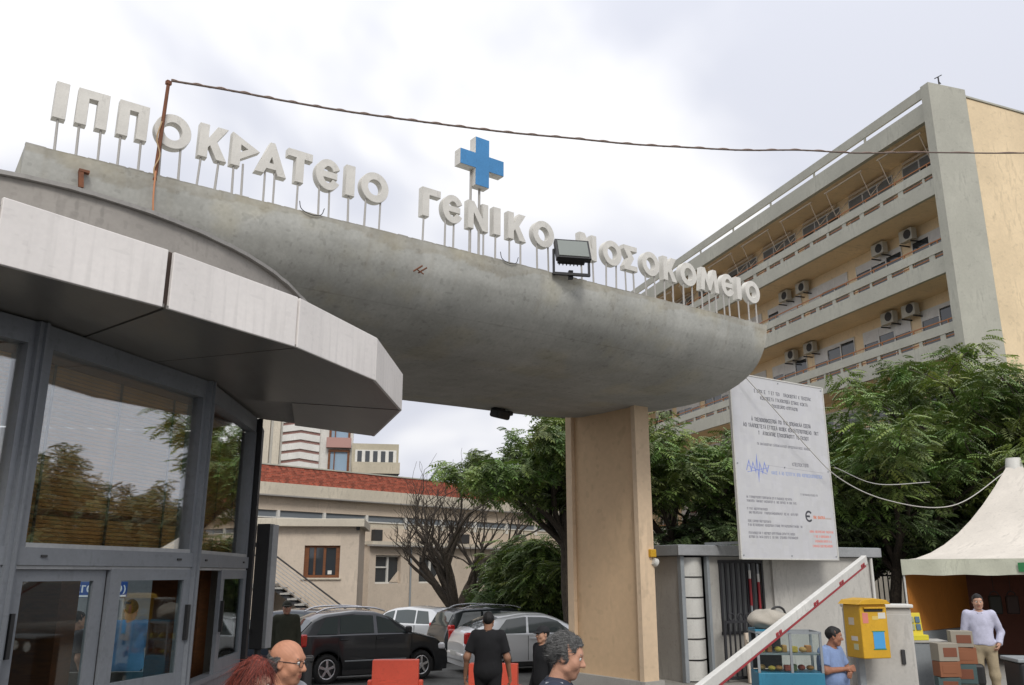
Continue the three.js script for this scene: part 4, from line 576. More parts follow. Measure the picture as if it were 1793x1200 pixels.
// ---------- yard building with a brick parapet ----------
{
  const t = thing('yard_building', 'long cream yard building with a red brick parapet and ribbon windows', 'building', [-11.8, -0.72, -40], deg(45.9));   // local x along the facade, z towards the yard
  const x0 = -8, x1 = 46, U = 0.72;
  const brickTex = tex(512, (u, v) => { const r = Math.floor(v * 24), uu = (u * 12 + (r % 2) * 0.5), c = Math.floor(uu), fy = v * 24 - r, fx = uu - c; const n = hash((c + 12) % 12, r, 5), m = fy < 0.1 || fx < 0.05; const g = 0.8 + 0.35 * n + 0.2 * (fbm(u, v, 8, 3, 3) - 0.5); return m ? [150 * g, 118 * g, 102 * g] : [150 * g, 74 * g, 56 * g]; });
  const brick = MS({ map: rep(brickTex, 1.9), roughness: 0.9 });
  obj('brick_parapet', spanG(x0, x1, 6.22 + U, 7.05 + U, -0.3, 0.0), brick, t);
  obj('parapet_coping', spanG(x0, x1, 7.05 + U, 7.11 + U, -0.34, 0.04), M.bldConcrete, t);
  obj('cornice', [spanG(x0, x1, 5.66 + U, 6.22 + U, -0.3, 0.32)], M.plasterPale, t);
  obj('gutter', spanG(x0, x1, 5.6 + U, 5.66 + U, -0.3, 0.4), M.fasciaEdge, t);
  obj('wall', [spanG(x0, x1, 4.98 + U, 5.6 + U, -0.3, -0.02), spanG(x0, x1, 0, 4.37 + U, -0.3, -0.02)], M.plaster, t);
  obj('inner_wall', spanG(x0, x1, 4.37 + U, 4.98 + U, -0.3, -0.22), M.plaster, t);
  for (let k = 0; k < 16; k++) { const x = -6.5 + k * 2.55; const f = obj('window', [spanG(x, x + 0.14, 4.37 + U, 4.98 + U, -0.16, 0.02), spanG(x + 0.14, x + 2.55, 4.62 + U, 4.68 + U, -0.14, -0.03)], M.white, t); obj('pane', spanG(x + 0.14, x + 2.55, 4.68 + U, 4.97 + U, -0.12, -0.11), MP({ color: rgb(0.16, 0.18, 0.2), roughness: 0.1, ior: 1.5 }), f); obj('panel', spanG(x + 0.14, x + 2.55, 4.37 + U, 4.62 + U, -0.13, -0.09), M.plasterPale, f); }
  obj('roof', spanG(x0, x1, 6.4 + U, 6.5 + U, -8, -0.3), M.greyWall, t); obj('wall', [spanG(x0, x1, 0, 6.4 + U, -8.2, -8), spanG(x0 - 0.2, x0, 0, 6.4 + U, -8, 0)], M.plaster, t);
  // lower storey: projecting bay with dark windows under a ledge
  obj('lower_wall', [spanG(5.9, x1, 0, 1.62 + U, 0.0, 0.9), spanG(5.9, x1, 3.0 + U, 3.5 + U, 0, 0.9), spanG(5.9, 6.3, 1.62 + U, 3.0 + U, 0, 0.9), spanG(7.9, 9.1, 1.62 + U, 3.0 + U, 0, 0.9), spanG(10.9, 13.2, 1.62 + U, 3.0 + U, 0, 0.9), spanG(15, x1, 1.62 + U, 3.0 + U, 0, 0.9)], M.plaster, t);
  obj('ledge', [spanG(5.8, x1, 3.5 + U, 3.66 + U, 0, 1.25)], M.plasterPale, t); obj('ledge_lip', spanG(5.75, x1, 3.42 + U, 3.5 + U, 0.9, 1.3), M.fasciaEdge, t);
  obj('vent_box', [boxG(0.5, 0.55, 0.3, 6.9, 4.0 + U, 0.12)], M.dark, t); obj('vent_box', [boxG(1.3, 0.5, 0.3, 12.6, 3.98 + U, 0.12)], M.dark, t);
  for (const x of [6.3, 9.1, 13.2]) { const f = obj('window', [spanG(x, x + 1.8, 2.92 + U, 3.0 + U, 0.55, 0.7), spanG(x, x + 1.8, 1.62 + U, 1.7 + U, 0.55, 0.7), spanG(x, x + 0.08, 1.7 + U, 2.92 + U, 0.55, 0.7), spanG(x + 0.86, x + 0.96, 1.7 + U, 2.92 + U, 0.55, 0.7), spanG(x + 0.08, x + 0.86, 2.38 + U, 2.45 + U, 0.56, 0.69)], M.white, t); obj('pane', spanG(x + 0.06, x + 1.78, 1.68 + U, 2.94 + U, 0.6, 0.61), M.darkGlass, f); obj('sloping_board', shapeG([[x + 1.8, 1.63 + U], [x + 1.0, 1.63 + U], [x + 1.7, 2.35 + U], [x + 1.8, 2.95 + U]], 0.04).translate(0, 0, 0.66), M.plaster, f); obj('reveal', spanG(x, x + 1.8, 1.62 + U, 3.0 + U, 0.02, 0.05), M.plaster, f); }
  obj('drain_pipe', rodG([8.5, 0, 0.96], [8.5, 3.4 + U, 0.96], 0.05), M.greyPaint, t);
}
// ---------- annex with a brown window and outside stair ----------
{
  const g = -0.56, t = thing('annex', 'small cream annex with a brown wooden window and flat roof', 'annex', [-9.9, g, -33.6], deg(6)); const U = -g;
  obj('wall', [spanG(0, 1.95, 0, 3.85 + U, -3.6, 0), spanG(1.95, 3.3, 0, 1.95 + U, -0.3, 0), spanG(1.95, 3.3, 3.15 + U, 3.85 + U, -0.3, 0), spanG(3.3, 4.0, 0, 3.85 + U, -3.6, 0), spanG(1.95, 3.3, 0, 3.85 + U, -3.6, -3.3)], M.plaster, t);
  obj('roof_slab', rboxG(4.5, 0.3, 4.1, 0.02, 1.95, 4.0 + U, -1.7), M.plasterPale, t); obj('roof_lamp', rboxG(0.14, 0.16, 0.14, 0.03, 3.95, 3.8 + U, 0.12), M.dark, t);
  const w = obj('window', [spanG(1.95, 3.3, 3.07 + U, 3.15 + U, -0.22, -0.1), spanG(1.95, 3.3, 1.95 + U, 2.05 + U, -0.22, -0.1), spanG(1.95, 2.12, 2.05 + U, 3.07 + U, -0.22, -0.1), spanG(3.14, 3.3, 2.05 + U, 3.07 + U, -0.22, -0.1), spanG(2.3, 2.38, 2.05 + U, 3.07 + U, -0.2, -0.12), spanG(2.66, 2.76, 2.05 + U, 3.07 + U, -0.2, -0.12)], M.brownWood, t);
  obj('pane', spanG(2.1, 3.16, 2.04 + U, 3.08 + U, -0.17, -0.16), M.darkGlass, w); obj('sill', spanG(1.88, 3.38, 1.89 + U, 1.948 + U, -0.1, 0.08), M.plasterPale, w); obj('paper', spanG(2.85, 3.0, 2.08 + U, 2.22 + U, -0.156, -0.15), M.white, w);
  const s = thing('outside_stair', 'concrete outside stair with thin metal railings before the annex', 'stair', [-9.9, g, -32.9], deg(6));
  obj('landing', spanG(-0.6, 1.15, 1.75 + U - 0.16, 1.75 + U, -0.68, 0.7), M.greyWall, s); obj('landing_wall', spanG(-0.6, 1.05, 0, 1.58 + U, -0.66, 0.6), M.plaster, s);
  const n = 12, rise = (1.75 + U) / n; for (let k = 0; k < n; k++) obj('tread', boxG(0.36, 0.06, 1.2, 1.15 + 0.16 + k * 0.27, 1.75 + U - (k + 1) * rise + 0.03, 0), M.greyWall, s);
  for (const z of [-0.5, 0.5]) obj('stringer', boxG(Math.hypot(n * 0.27, 1.75 + U), 0.14, 0.06, 1.15 + n * 0.135, (1.75 + U) / 2 - 0.14, z, 0, 0, -Math.atan2(1.75 + U, n * 0.27)), M.dark, s);
  const railM = M.aluPale, top = 1.75 + U + 1.0; const xe = 1.15 + n * 0.27;
  obj('handrail', [rodG([-0.6, top + 0.55, 0.66], [0.35, top, 0.66], 0.03), rodG([0.35, top, 0.66], [1.15, top, 0.66], 0.03), rodG([1.15, top, 0.66], [xe, 1.0, 0.66], 0.03)], M.dark, s);
  for (const x of [0.35, 1.15]) obj('rail_post', rodG([x, 1.75 + U, 0.66], [x, top, 0.66], 0.03), railM, s);
  for (let k = 0; k < 6; k++) obj('baluster', rodG([0.45 + k * 0.12, 1.75 + U, 0.66], [0.45 + k * 0.12, top, 0.66], 0.012), railM, s);
  for (let k = 1; k < 7; k++) { const d = k * 0.14; obj('sloping_bar', rodG([1.15, top - d, 0.66], [xe, Math.max(0.05, 1.0 - d), 0.66], 0.012), railM, s); }
}
// ---------- pale apartment block far behind ----------
{
  const g = -1.38, t = thing('apartment_block', 'pale apartment block with red striped balcony fronts with painted shadow lines behind the brick parapet', 'building', [-24.6, g, -76], deg(10)); const U = -g;
  const W = M.white, redM = flat(0.4, 0.23, 0.2);
  obj('wall', [spanG(-6, 10.2, 0, 19, -10, -0.2)], M.white, t); obj('wing_wall', spanG(10.2, 14.4, 0, 13.5 + U, -9, 0.6), tinted(rgb(0.5, 0.46, 0.36), dirtTex, 5), t);
  obj('column', [spanG(2.1, 2.9, 0, 19, -0.2, 0.5)], M.plasterPale, t); obj('column', [spanG(3.2, 3.8, 0, 19, -0.2, 0.5)], M.plasterPale, t);
  for (let k = 0; k < 9; k++) { const y = 9.6 + k * 0.85; obj('shadow_stripe_panel', [shapeG([[4.0, y], [5.6, y + 0.25], [7.3, y], [7.3, y + 0.2], [5.6, y + 0.45], [4.0, y + 0.2]], 0.1).translate(0, 0, 0.0)], redM, t); obj('balcony_front', [shapeG([[4.0, y + 0.22], [5.6, y + 0.47], [7.3, y + 0.22], [7.3, y + 0.8], [5.6, y + 1.05], [4.0, y + 0.8]], 0.3).translate(0, 0, 0.0)], W, t); }  // pinkish red stripes paint thin shadow lines onto the balcony fronts
  for (const y of [12.2, 15.4, 9.0]) { const w = obj('window', [spanG(8.1, 10.0, y + 1.95, y + 2.15, -0.2, 0.1), spanG(8.1, 8.3, y, y + 1.95, -0.2, 0.05), spanG(9.8, 10.0, y, y + 1.95, -0.2, 0.05), spanG(8.6, 8.7, y, y + 1.95, -0.2, 0.05)], M.brownWood, t); obj('pane', spanG(8.3, 9.8, y, y + 1.95, -0.15, -0.1), MP({ color: rgb(0.25, 0.35, 0.45), roughness: 0.1 }), w); obj('red_sill', spanG(7.9, 10.1, y - 0.9, y, -0.2, 0.4), redM, w); }
  for (const y of [9.0, 12.1]) { obj('balcony', spanG(10.3, 14.5, y, y + 1.0, 0.6, 1.6), tinted(rgb(0.55, 0.5, 0.4), dirtTex, 5), t); const w = obj('window_band', spanG(10.5, 14.2, y + 1.05, y + 2.2, 0.6, 0.7), W, t); for (let k = 0; k < 5; k++) obj('pane', spanG(10.7 + k * 0.7, 11.1 + k * 0.7, y + 1.1, y + 2.1, 0.7, 0.72), M.darkGlass, w); obj('balcony_soffit', spanG(10.4, 14.4, y - 0.14, y, 0.6, 1.5), M.dark, t); }
}
// ---------- cars ----------
function makeCar(name, label, o, [x, y, z], turn) {
  const t = thing(name, label, 'car', [x, y, z], turn, 'cars parked in the hospital yard');
  const { L, W, H, belt, prof, wheels: [xr, xf], wr = 0.32, sides, shield, rear, color, roofRails } = o;
  const paint = MP({ color: rgb(...color), roughness: 0.3, metalness: 0.35, clearcoat: 1, clearcoatRoughness: 0.06 }), trim = M.black;
  const top = (q) => { // smoothed roof line
    const f = (v) => { for (let i = 0; i < prof.length - 1; i++) if (v <= prof[i + 1][0]) return mix(prof[i][1], prof[i + 1][1], (v - prof[i][0]) / (prof[i + 1][0] - prof[i][0])); return prof[prof.length - 1][1]; };
    let s = 0, n = 0; for (let k = -3; k <= 3; k++) { const v = q + k * 0.028; if (v < -L / 2 || v > L / 2) continue; const w = 4 - Math.abs(k); s += f(v) * w; n += w; } return s / n;
  };
  const hw = (q) => (W / 2) * (1 - 0.17 * Math.pow(Math.abs((2 * q) / L), 5)), R0 = wr + 0.055;
  const sill = (q) => { let s = 0.21; for (const c of [xr, xf]) { const d = Math.abs(q - c); if (d < R0) s = Math.max(s, wr + Math.sqrt(R0 * R0 - d * d) * 0.97); } return s; };
  const sect = (q) => {
    const T = top(q), w = hw(q), yb = Math.min(belt, T - 0.05), yr = Math.max(yb + 0.025, T - 0.06), k = Math.max(0, (yr - yb) / (H - belt)), wr2 = mix(w * 0.955, w * 0.74, Math.min(1, k * 1.02)), s = Math.min(sill(q), yb - 0.04);
    return [[s, w * 0.95], [Math.min(yb - 0.02, Math.max(s + 0.03, 0.36)), w * 0.99], [Math.min(yb - 0.012, Math.max(s + 0.06, 0.62)), w], [yb, w * 0.985], [yb + 0.018, w * 0.955], [yr, wr2], [Math.max(yr + 0.008, T - 0.02), wr2 * 0.93], [T - 0.004, wr2 * 0.8], [T + 0.012, wr2 * 0.45], [T + 0.018, 0]];
  };
  const xs = []; for (let i = 0; i <= 120; i++) xs.push(-L / 2 + (L * i) / 120); for (const c of [xr, xf]) for (const e of [-R0, R0]) xs.push(c + e - 0.002, c + e + 0.002); xs.sort((a, b) => a - b);
  const body = []; for (const s of [1, -1]) { const rows = xs.map((q) => sect(q).map(([yy, zz]) => V(q, yy, zz * s))); body.push(quadsG(s > 0 ? rows.map((r) => r.slice().reverse()) : rows)); }
  for (const e of [-L / 2, L / 2]) { const a = sect(e); body.push(quadsG([a.map(([yy, zz]) => V(e, yy, zz)), a.map(([yy, zz]) => V(e, yy, -zz))])); }
  obj('body', body.map((g) => toCreasedNormals(g, 0.7)), paint, t);
  obj('underbody', [spanG(-L / 2 + 0.15, L / 2 - 0.15, 0.17, 0.5, -W / 2 + 0.12, W / 2 - 0.12)], M.rubber, t);
  const P = (q, k, s, off = 0.006) => { const a = sect(q), A = a[4], B = a[5]; return V(q, mix(A[0], B[0], k) + off * 0.4, (mix(A[1], B[1], k) + off) * s); };
  for (const s of [1, -1]) for (const [b0, b1, t0, t1] of sides) { const rows = []; for (let j = 0; j <= 4; j++) { const k = mix(0.05, 0.93, j / 4), r = []; for (let i = 0; i <= 8; i++) r.push(P(mix(mix(b0, t0, j / 4), mix(b1, t1, j / 4), i / 8), k, s)); rows.push(r); } obj('side_window', quadsG(rows), carGlass, t); }
  const across = (n, x0, x1) => { const rows = []; for (let j = 0; j <= 6; j++) { const q = mix(x0, x1, j / 6), a = sect(q), T = top(q), r = []; for (let i = 0; i <= 10; i++) { const u = (i / 10) * 2 - 1, w = a[6][1] * 0.97; r.push(V(q + (x1 > 0 && x0 > 0 ? 0.012 : q > 0 ? 0.012 : -0.012), T + 0.016 - 0.03 * u * u + 0.008, u * w)); } rows.push(r); } return obj(n, quadsG(rows), carGlass, t); };
  across('windscreen', shield[0], shield[1]); across('rear_window', rear[0], rear[1]);
  for (const s of [1, -1]) {
    const e = -L / 2, h = L / 2;
    const lx = e + (o.lampIn ?? 0.12), a = sect(lx); obj('tail_lamp', rboxG(0.2, o.lampH ?? 0.24, 0.16, 0.05, lx, (o.lampY ?? belt - 0.1), (hw(lx) - 0.045) * s, s * 0.25), lampRed, t);
    const fx = h - 0.26; obj('headlight', rboxG(0.34, 0.15, 0.2, 0.05, fx, Math.min(top(fx) - 0.08, 0.74), (hw(fx) - 0.09) * s, -s * 0.35), lampClear, t);
    const mx = o.mirror ?? shield[0] - 0.2; obj('mirror', [rboxG(0.12, 0.15, 0.2, 0.04, mx, belt + 0.1, (hw(mx) + 0.06) * s)], o.mirrorPaint ? paint : trim, t);
    obj('door_handle', [...o.handles.map((q) => rboxG(0.2, 0.03, 0.03, 0.012, q, belt - 0.09, (hw(q) + 0.005) * s))], o.handlePaint ? paint : trim, t);
    obj('door_seam', o.seams.map((q) => boxG(0.01, belt - 0.36, 0.012, q, (belt + 0.34) / 2 - 0.01, (hw(q) - 0.003) * s)), trim, t);
    obj('sill_trim', boxG(xf - xr - 2 * R0, 0.1, 0.03, (xf + xr) / 2, 0.255, (W / 2 * 0.965) * s), trim, t);
    if (o.strip) obj('side_strip', rboxG(xf - xr - 2 * R0 - 0.1, 0.03, 0.02, 0.006, (xf + xr) / 2, 0.5, (W / 2 * 0.997) * s), M.greyPaint, t);
    if (roofRails) obj('roof_rail', tubeG([[-L * 0.36, H - 0.04, 0.5 * s], [-L * 0.3, H + 0.05, 0.52 * s], [L * 0.0, H + 0.055, 0.54 * s], [L * 0.08, H - 0.02, 0.54 * s]], 0.02, 30, 7), M.chrome, t);
    for (const c of [xr, xf]) {
      const wz = (W / 2 - 0.115) * s, wh = obj('wheel', new THREE.TorusGeometry(wr - 0.075, 0.075, 12, 36).scale(1, 1, 1.35).translate(c, wr, wz), M.rubber, t);
      const rim = [new THREE.TorusGeometry(wr - 0.13, 0.02, 8, 32).translate(c, wr, wz + 0.07 * s)]; for (let k = 0; k < 5; k++) rim.push(boxG(0.055, wr - 0.15, 0.03, 0, (wr - 0.14) / 2, 0).rotateZ(k * 1.2566).translate(c, wr, wz + 0.075 * s)); rim.push(new THREE.CylinderGeometry(0.055, 0.055, 0.05, 14).rotateX(Math.PI / 2).translate(c, wr, wz + 0.075 * s));
      obj('rim', rim, M.chrome, wh); obj('brake_disc', new THREE.CylinderGeometry(wr - 0.12, wr - 0.12, 0.05, 24).rotateX(Math.PI / 2).translate(c, wr, wz + 0.01 * s), M.dark, wh);
    }
  }
  obj('rear_bumper', rboxG(0.16, 0.2, W * 0.78, 0.06, -L / 2 + 0.03, 0.42, 0), o.bumperPaint ? paint : trim, t); obj('front_bumper', rboxG(0.14, 0.16, W * 0.74, 0.05, L / 2 - 0.02, 0.36, 0), trim, t);
  obj('number_plate', rboxG(0.012, 0.11, 0.5, 0.003, -L / 2 - 0.06, o.plateY ?? 0.5, 0), M.white, t);
  return t;
}
const carGlass = MP({ color: rgb(0.06, 0.075, 0.075), roughness: 0.04, ior: 1.75 }), lampRed = MP({ color: rgb(0.55, 0.015, 0.012), roughness: 0.15, clearcoat: 1 }), lampClear = MP({ color: rgb(0.7, 0.72, 0.74), roughness: 0.12, clearcoat: 1 });
const suv = { L: 4.12, W: 1.74, H: 1.58, belt: 1.05, wheels: [-1.25, 1.27], wr: 0.335, prof: [[-2.06, 0.62], [-2.02, 1.02], [-1.6, 1.4], [-1.3, 1.51], [-0.5, 1.58], [0.05, 1.55], [0.34, 1.47], [1.02, 1.09], [1.72, 0.94], [1.98, 0.74], [2.06, 0.58]], sides: [[-1.55, -1.02, -1.3, -0.98], [-0.95, -0.05, -0.92, -0.05], [0.05, 0.92, 0.04, 0.42]], shield: [0.98, 0.4], rear: [-1.92, -1.62], handles: [-0.85, 0.1], seams: [-0.98, 0.0, 0.98], lampY: 0.96, lampH: 0.28, lampIn: 0.2, color: [0.016, 0.017, 0.02], roofRails: true, strip: true, mirror: 0.85 };
const hatch = { L: 4.3, W: 1.77, H: 1.46, belt: 0.95, wheels: [-1.28, 1.3], wr: 0.32, prof: [[-2.15, 0.6], [-2.08, 0.98], [-1.85, 1.1], [-1.2, 1.38], [-0.5, 1.47], [0.1, 1.45], [0.4, 1.36], [1.2, 0.98], [1.85, 0.84], [2.08, 0.7], [2.15, 0.56]], sides: [[-1.35, -0.5, -1.0, -0.45], [-0.43, 0.95, -0.4, 0.42]], shield: [1.12, 0.42], rear: [-1.82, -1.2], handles: [-0.3], seams: [-0.46, 1.0], lampY: 0.88, lampH: 0.3, color: [0.78, 0.79, 0.8], mirrorPaint: true, handlePaint: true, bumperPaint: true, mirror: 0.85 };
const wagon = { ...suv, L: 4.45, H: 1.55, belt: 0.98, wheels: [-1.32, 1.33], prof: [[-2.22, 0.6], [-2.17, 0.98], [-1.9, 1.42], [-1.6, 1.52], [-0.6, 1.56], [0.1, 1.52], [0.4, 1.42], [1.2, 1.0], [1.9, 0.86], [2.15, 0.7], [2.22, 0.55]], sides: [[-1.85, -1.1, -1.62, -1.05], [-1.0, -0.05, -0.98, -0.05], [0.05, 0.98, 0.04, 0.44]], shield: [1.16, 0.44], rear: [-2.12, -1.9], color: [0.025, 0.03, 0.034], strip: false };
const small = { ...hatch, L: 3.85, H: 1.52, belt: 0.97, wheels: [-1.18, 1.2], wr: 0.3, prof: [[-1.92, 0.62], [-1.87, 1.0], [-1.72, 1.36], [-1.5, 1.48], [-0.5, 1.53], [0.1, 1.48], [0.38, 1.4], [1.1, 1.0], [1.7, 0.88], [1.87, 0.72], [1.92, 0.58]], sides: [[-1.55, -1.0, -1.4, -0.96], [-0.94, -0.08, -0.9, -0.06], [0.02, 0.92, 0.02, 0.42]], shield: [1.06, 0.42], rear: [-1.85, -1.68], handles: [-0.8, 0.1], seams: [-0.97, -0.03, 0.95], color: [0.66, 0.67, 0.68] };
makeCar('parked_suv', 'dark grey compact off-road car with roof rails in front of the other cars', suv, [-3.55, groundY(-21.7), -21.7], deg(29)).scale.set(0.91, 1, 0.97);
makeCar('parked_hatchback', 'silver hatchback with a sloping rear parked past the dark off-road car', hatch, [0.55, groundY(-24.2), -24.2], deg(20));
makeCar('parked_estate', 'dark estate car with bright red tail lamps behind the silver hatchback', wagon, [-0.3, groundY(-27.8), -27.8], deg(27));
makeCar('parked_small_car', 'small white car parked near the yard building wall', small, [-3.55, groundY(-31), -31], deg(146));
makeCar('parked_dark_car', 'dark blue car parked before the outside stair', { ...small, color: [0.012, 0.02, 0.035], mirrorPaint: false }, [-6.5, groundY(-25.4), -25.4], deg(172));
// ---------- red plastic barriers, black hoop ----------
for (const [x, z, a, l] of [[-2.19, -17.2, 3, 'red plastic road barrier standing alone before the dark off-road car'], [-0.33, -16.3, -6, 'red plastic road barrier behind the man in black']]) {
  const t = thing('road_barrier', l, 'barrier', [x, groundY(z), z], deg(a), 'red plastic barriers in the gateway');
  obj('shell', shapeG([[-0.24, 0], [0.24, 0], [0.24, 0.1], [0.13, 0.3], [0.1, 0.74], [-0.1, 0.74], [-0.13, 0.3], [-0.24, 0.1]], 0.84, 0.015).translate(0, 0, -0.42).rotateY(Math.PI / 2), M.redPlastic, t);
  obj('lug', rboxG(0.1, 0.16, 0.14, 0.03, 0.47, 0.32, 0), M.redPlastic, t); obj('lug', rboxG(0.1, 0.16, 0.14, 0.03, -0.47, 0.32, 0), M.redPlastic, t);
  for (const s of [-0.22, 0.22]) obj('fork_slot', rboxG(0.18, 0.08, 0.5, 0.01, s, 0.045, 0), M.dark, t);
}
{
  const t = thing('steel_hoop', 'black steel hoop barrier beside the bald man', 'hoop barrier', [-1.95, groundY(-8.2), -8.2], deg(10));
  obj('post', rodG([-0.08, 0, 0], [-0.08, 1.36, 0], 0.03, 0.03, 12), M.black, t); obj('post', rodG([0.1, 0, 0], [0.1, 1.4, 0], 0.05, 0.05, 14), M.black, t); obj('top_bar', rboxG(0.28, 0.06, 0.09, 0.02, 0.02, 1.4, 0), M.black, t);
}
// ---------- trees ----------
const sprigG = (() => { // a pinnate leaf: stem and leaflets
  const pos = [], nor = [], idx = []; const add = (p, q, w, up) => { const d = q.clone().sub(p), s = V(0, 1, 0).cross(d).normalize().multiplyScalar(w), m = p.clone().lerp(q, 0.45), k = pos.length / 3; for (const v of [p, m.clone().add(s).add(V(0, up, 0)), q, m.clone().sub(s).add(V(0, up, 0))]) { pos.push(v.x, v.y, v.z); nor.push(0, 1, 0); } idx.push(k, k + 1, k + 2, k, k + 2, k + 3); };
  const st = (k) => V(0, 0.05 * k - 0.16 * k * k, 0.42 * k);
  for (let i = 1; i <= 6; i++) { const k = i / 6.4, b = st(k), l = 0.15 * (1 - 0.45 * Math.abs(k - 0.5)); for (const s of [-1, 1]) add(b, b.clone().add(V(s * l, -0.035 - 0.03 * k, 0.06)), 0.03, 0.008); }
  add(st(0.97), st(1.25), 0.03, 0.006);
  const g = new THREE.BufferGeometry(); g.setAttribute('position', new THREE.Float32BufferAttribute(pos, 3)); g.setAttribute('normal', new THREE.Float32BufferAttribute(nor, 3)); g.setIndex(idx); g.computeVertexNormals(); return g;
})();
const leafM = MP({ color: 0xffffff, roughness: 0.75, transmission: 0.35, thickness: 0, side: THREE.DoubleSide });
function branches(o) { // skeleton of tapering limbs; returns tubes and twig ends
  const geos = [], ends = []; const up = V(0, 1, 0);
  function grow(p, d, len, r, lev) {
    const pts = [p.clone()], n = 4; let q = p.clone(), e = d.clone();
    for (let i = 0; i < n; i++) { e.add(V(R(-1, 1), R(-0.5, 0.8), R(-1, 1)).multiplyScalar(o.bend * (lev + 1) * 0.5)).normalize(); q = q.clone().add(e.clone().multiplyScalar(len / n)); pts.push(q); }
    for (let i = 0; i < n; i++) geos.push(rodG(pts[i], pts[i + 1], mix(r, r * o.taper, i / n), mix(r, r * o.taper, (i + 1) / n), lev < 2 ? 8 : lev < 3 ? 5 : 3));
    if (lev >= 2) ends.push([pts[2], e.clone(), lev]); if (lev >= o.levels) { ends.push([q, e.clone(), lev]); return; }
    const kids = lev === 0 ? o.limbs : o.kids; for (let k = 0; k < kids; k++) {
      const from = lev === 0 ? pts[n].clone().lerp(pts[n - 1], k / kids) : pts[Math.min(n, 2 + Math.floor((k / kids) * 3))], a = (k / kids) * 6.283 + R(-0.5, 0.5), sp = lev === 0 ? o.spread : o.spread * 0.95;
      const side = V(Math.cos(a), 0, Math.sin(a)), nd = e.clone().multiplyScalar(1 - sp * 0.5).add(side.multiplyScalar(sp)).add(V(0, o.lift, 0)).normalize(); grow(from, nd, len * R(o.shrink - 0.1, o.shrink + 0.1) * (lev === 0 ? o.first : 1), r * o.taper * 0.72, lev + 1);
    }
  }
  grow(V(0, -0.15, 0), V(o.tilt ?? 0, 1, 0).normalize(), o.trunk, o.radius, 0); return { geos, ends };
}
function tree(name, label, [x, z], o, group) {
  const base = { trunk: 2.4, radius: 0.16, limbs: 5, kids: 3, levels: 3, bend: 0.22, taper: 0.68, spread: 0.75, lift: 0.18, shrink: 0.72, first: 0.9, per: 26, cloud: 0.55, tint: [0.13, 0.215, 0.038], size: 1.05 }; o = { ...base, ...o };
  const t = thing(name, label, o.cat ?? 'tree', [x, groundY(z, x), z], R(0, 6), group); const { geos, ends } = branches(o);
  obj('trunk', geos, M.bark, t);
  if (!o.per) return t;
  // sprays of leaves round the twig ends; each spray has its own tone of green
  const n = ends.length * o.per, im = new THREE.InstancedMesh(sprigG, leafM, n), d = new THREE.Object3D(), c = new THREE.Color(); let i = 0;
  for (const [p, e] of ends) {
    const tone = R(0.7, 1.35), warm = R(-0.1, 0.25);
    for (let k = 0; k < o.per; k++) {
      const r = o.cloud * Math.pow(rnd(), 0.6), a = R(0, 6.283), u = R(-1, 1), s = Math.sqrt(1 - u * u);
      d.position.set(p.x + r * s * Math.cos(a), p.y + r * u * 0.55, p.z + r * s * Math.sin(a));
      d.rotation.set(R(-0.35, 0.6), a + R(-0.9, 0.9) + Math.PI / 2, R(-0.4, 0.4), 'YXZ'); const q = o.size * R(0.7, 1.2); d.scale.set(q, q, q); d.updateMatrix(); im.setMatrixAt(i, d.matrix);
      const v = tone * R(0.7, 1.35); c.setRGB(o.tint[0] * v * (1 + warm + R(-0.1, 0.2)), o.tint[1] * v, o.tint[2] * v); im.setColorAt(i, c); i++;
    }
  }
  im.name = 'crown'; shade(im); im.userData.kind = 'stuff'; t.add(im); return t;
}
const yard = 'leafy trees behind the gate';
tree('leafy_tree', 'leafy green tree rising behind the ochre pillar', [1.7, -25.8], { trunk: 4.3, first: 0.62, limbs: 9, radius: 0.2, per: 30, lift: 0.08, cloud: 0.6, spread: 0.7 }, yard);
tree('leafy_tree', 'leafy tree with dark forked trunk between the pillar and the notice board', [5.1, -27], { trunk: 3.4, first: 1.0, limbs: 8, per: 20, cloud: 0.55, spread: 0.85 }, yard);
tree('leafy_tree', 'leafy tree with bright top beside the notice board', [8.9, -27], { trunk: 2.9, first: 0.95, limbs: 9, per: 26, lift: 0.1 }, yard);
tree('leafy_tree', 'broad leafy tree in front of the hospital balconies', [11.2, -26.4], { trunk: 3.0, first: 1.05, limbs: 10, per: 26, lift: 0.08, radius: 0.2, cloud: 0.65 }, yard);
tree('leafy_tree', 'leafy tree at the foot of the ochre gable wall', [15.5, -26.6], { trunk: 4.2, first: 1.0, limbs: 10, per: 28, radius: 0.2, cloud: 0.65 }, yard);
const low = 'low dark trees behind the stall fence';
for (const [x, z, l] of [[7.8, -28, 'low dense dark tree right behind the metal booth'], [11, -28, 'low dense dark tree behind the iron fence by the booth'], [14.4, -28.2, 'low dense dark tree behind the tent roof'], [17.8, -27.4, 'low dense dark tree past the tent roof']]) tree('dense_tree', l, [x, z], { trunk: 2.0, first: 1.15, limbs: 10, per: 28, cloud: 0.75, tint: [0.07, 0.125, 0.028], spread: 0.85, lift: 0.05 }, low);
tree('leafy_tree', 'low bright leafy tree filling the gap beside the pillar', [1.25, -29.2], { trunk: 1.9, first: 0.85, limbs: 9, per: 26, cloud: 0.6, lift: 0.02, radius: 0.14 }, yard);
tree('leafy_bush', 'bushy green shrub in front of the yard wall beside the pillar', [1.0, -30.4], { cat: 'bush', trunk: 1.2, first: 1.5, limbs: 9, shrink: 0.72, per: 28, cloud: 0.6, spread: 0.9, lift: 0.12, radius: 0.1, tint: [0.1, 0.18, 0.035] });
tree('leafy_bush', 'small green shrub growing against the bare tree trunk', [-2.55, -33.4], { cat: 'bush', trunk: 0.5, first: 1.3, limbs: 5, per: 14, cloud: 0.4, spread: 0.8, radius: 0.05, tint: [0.055, 0.11, 0.025] });
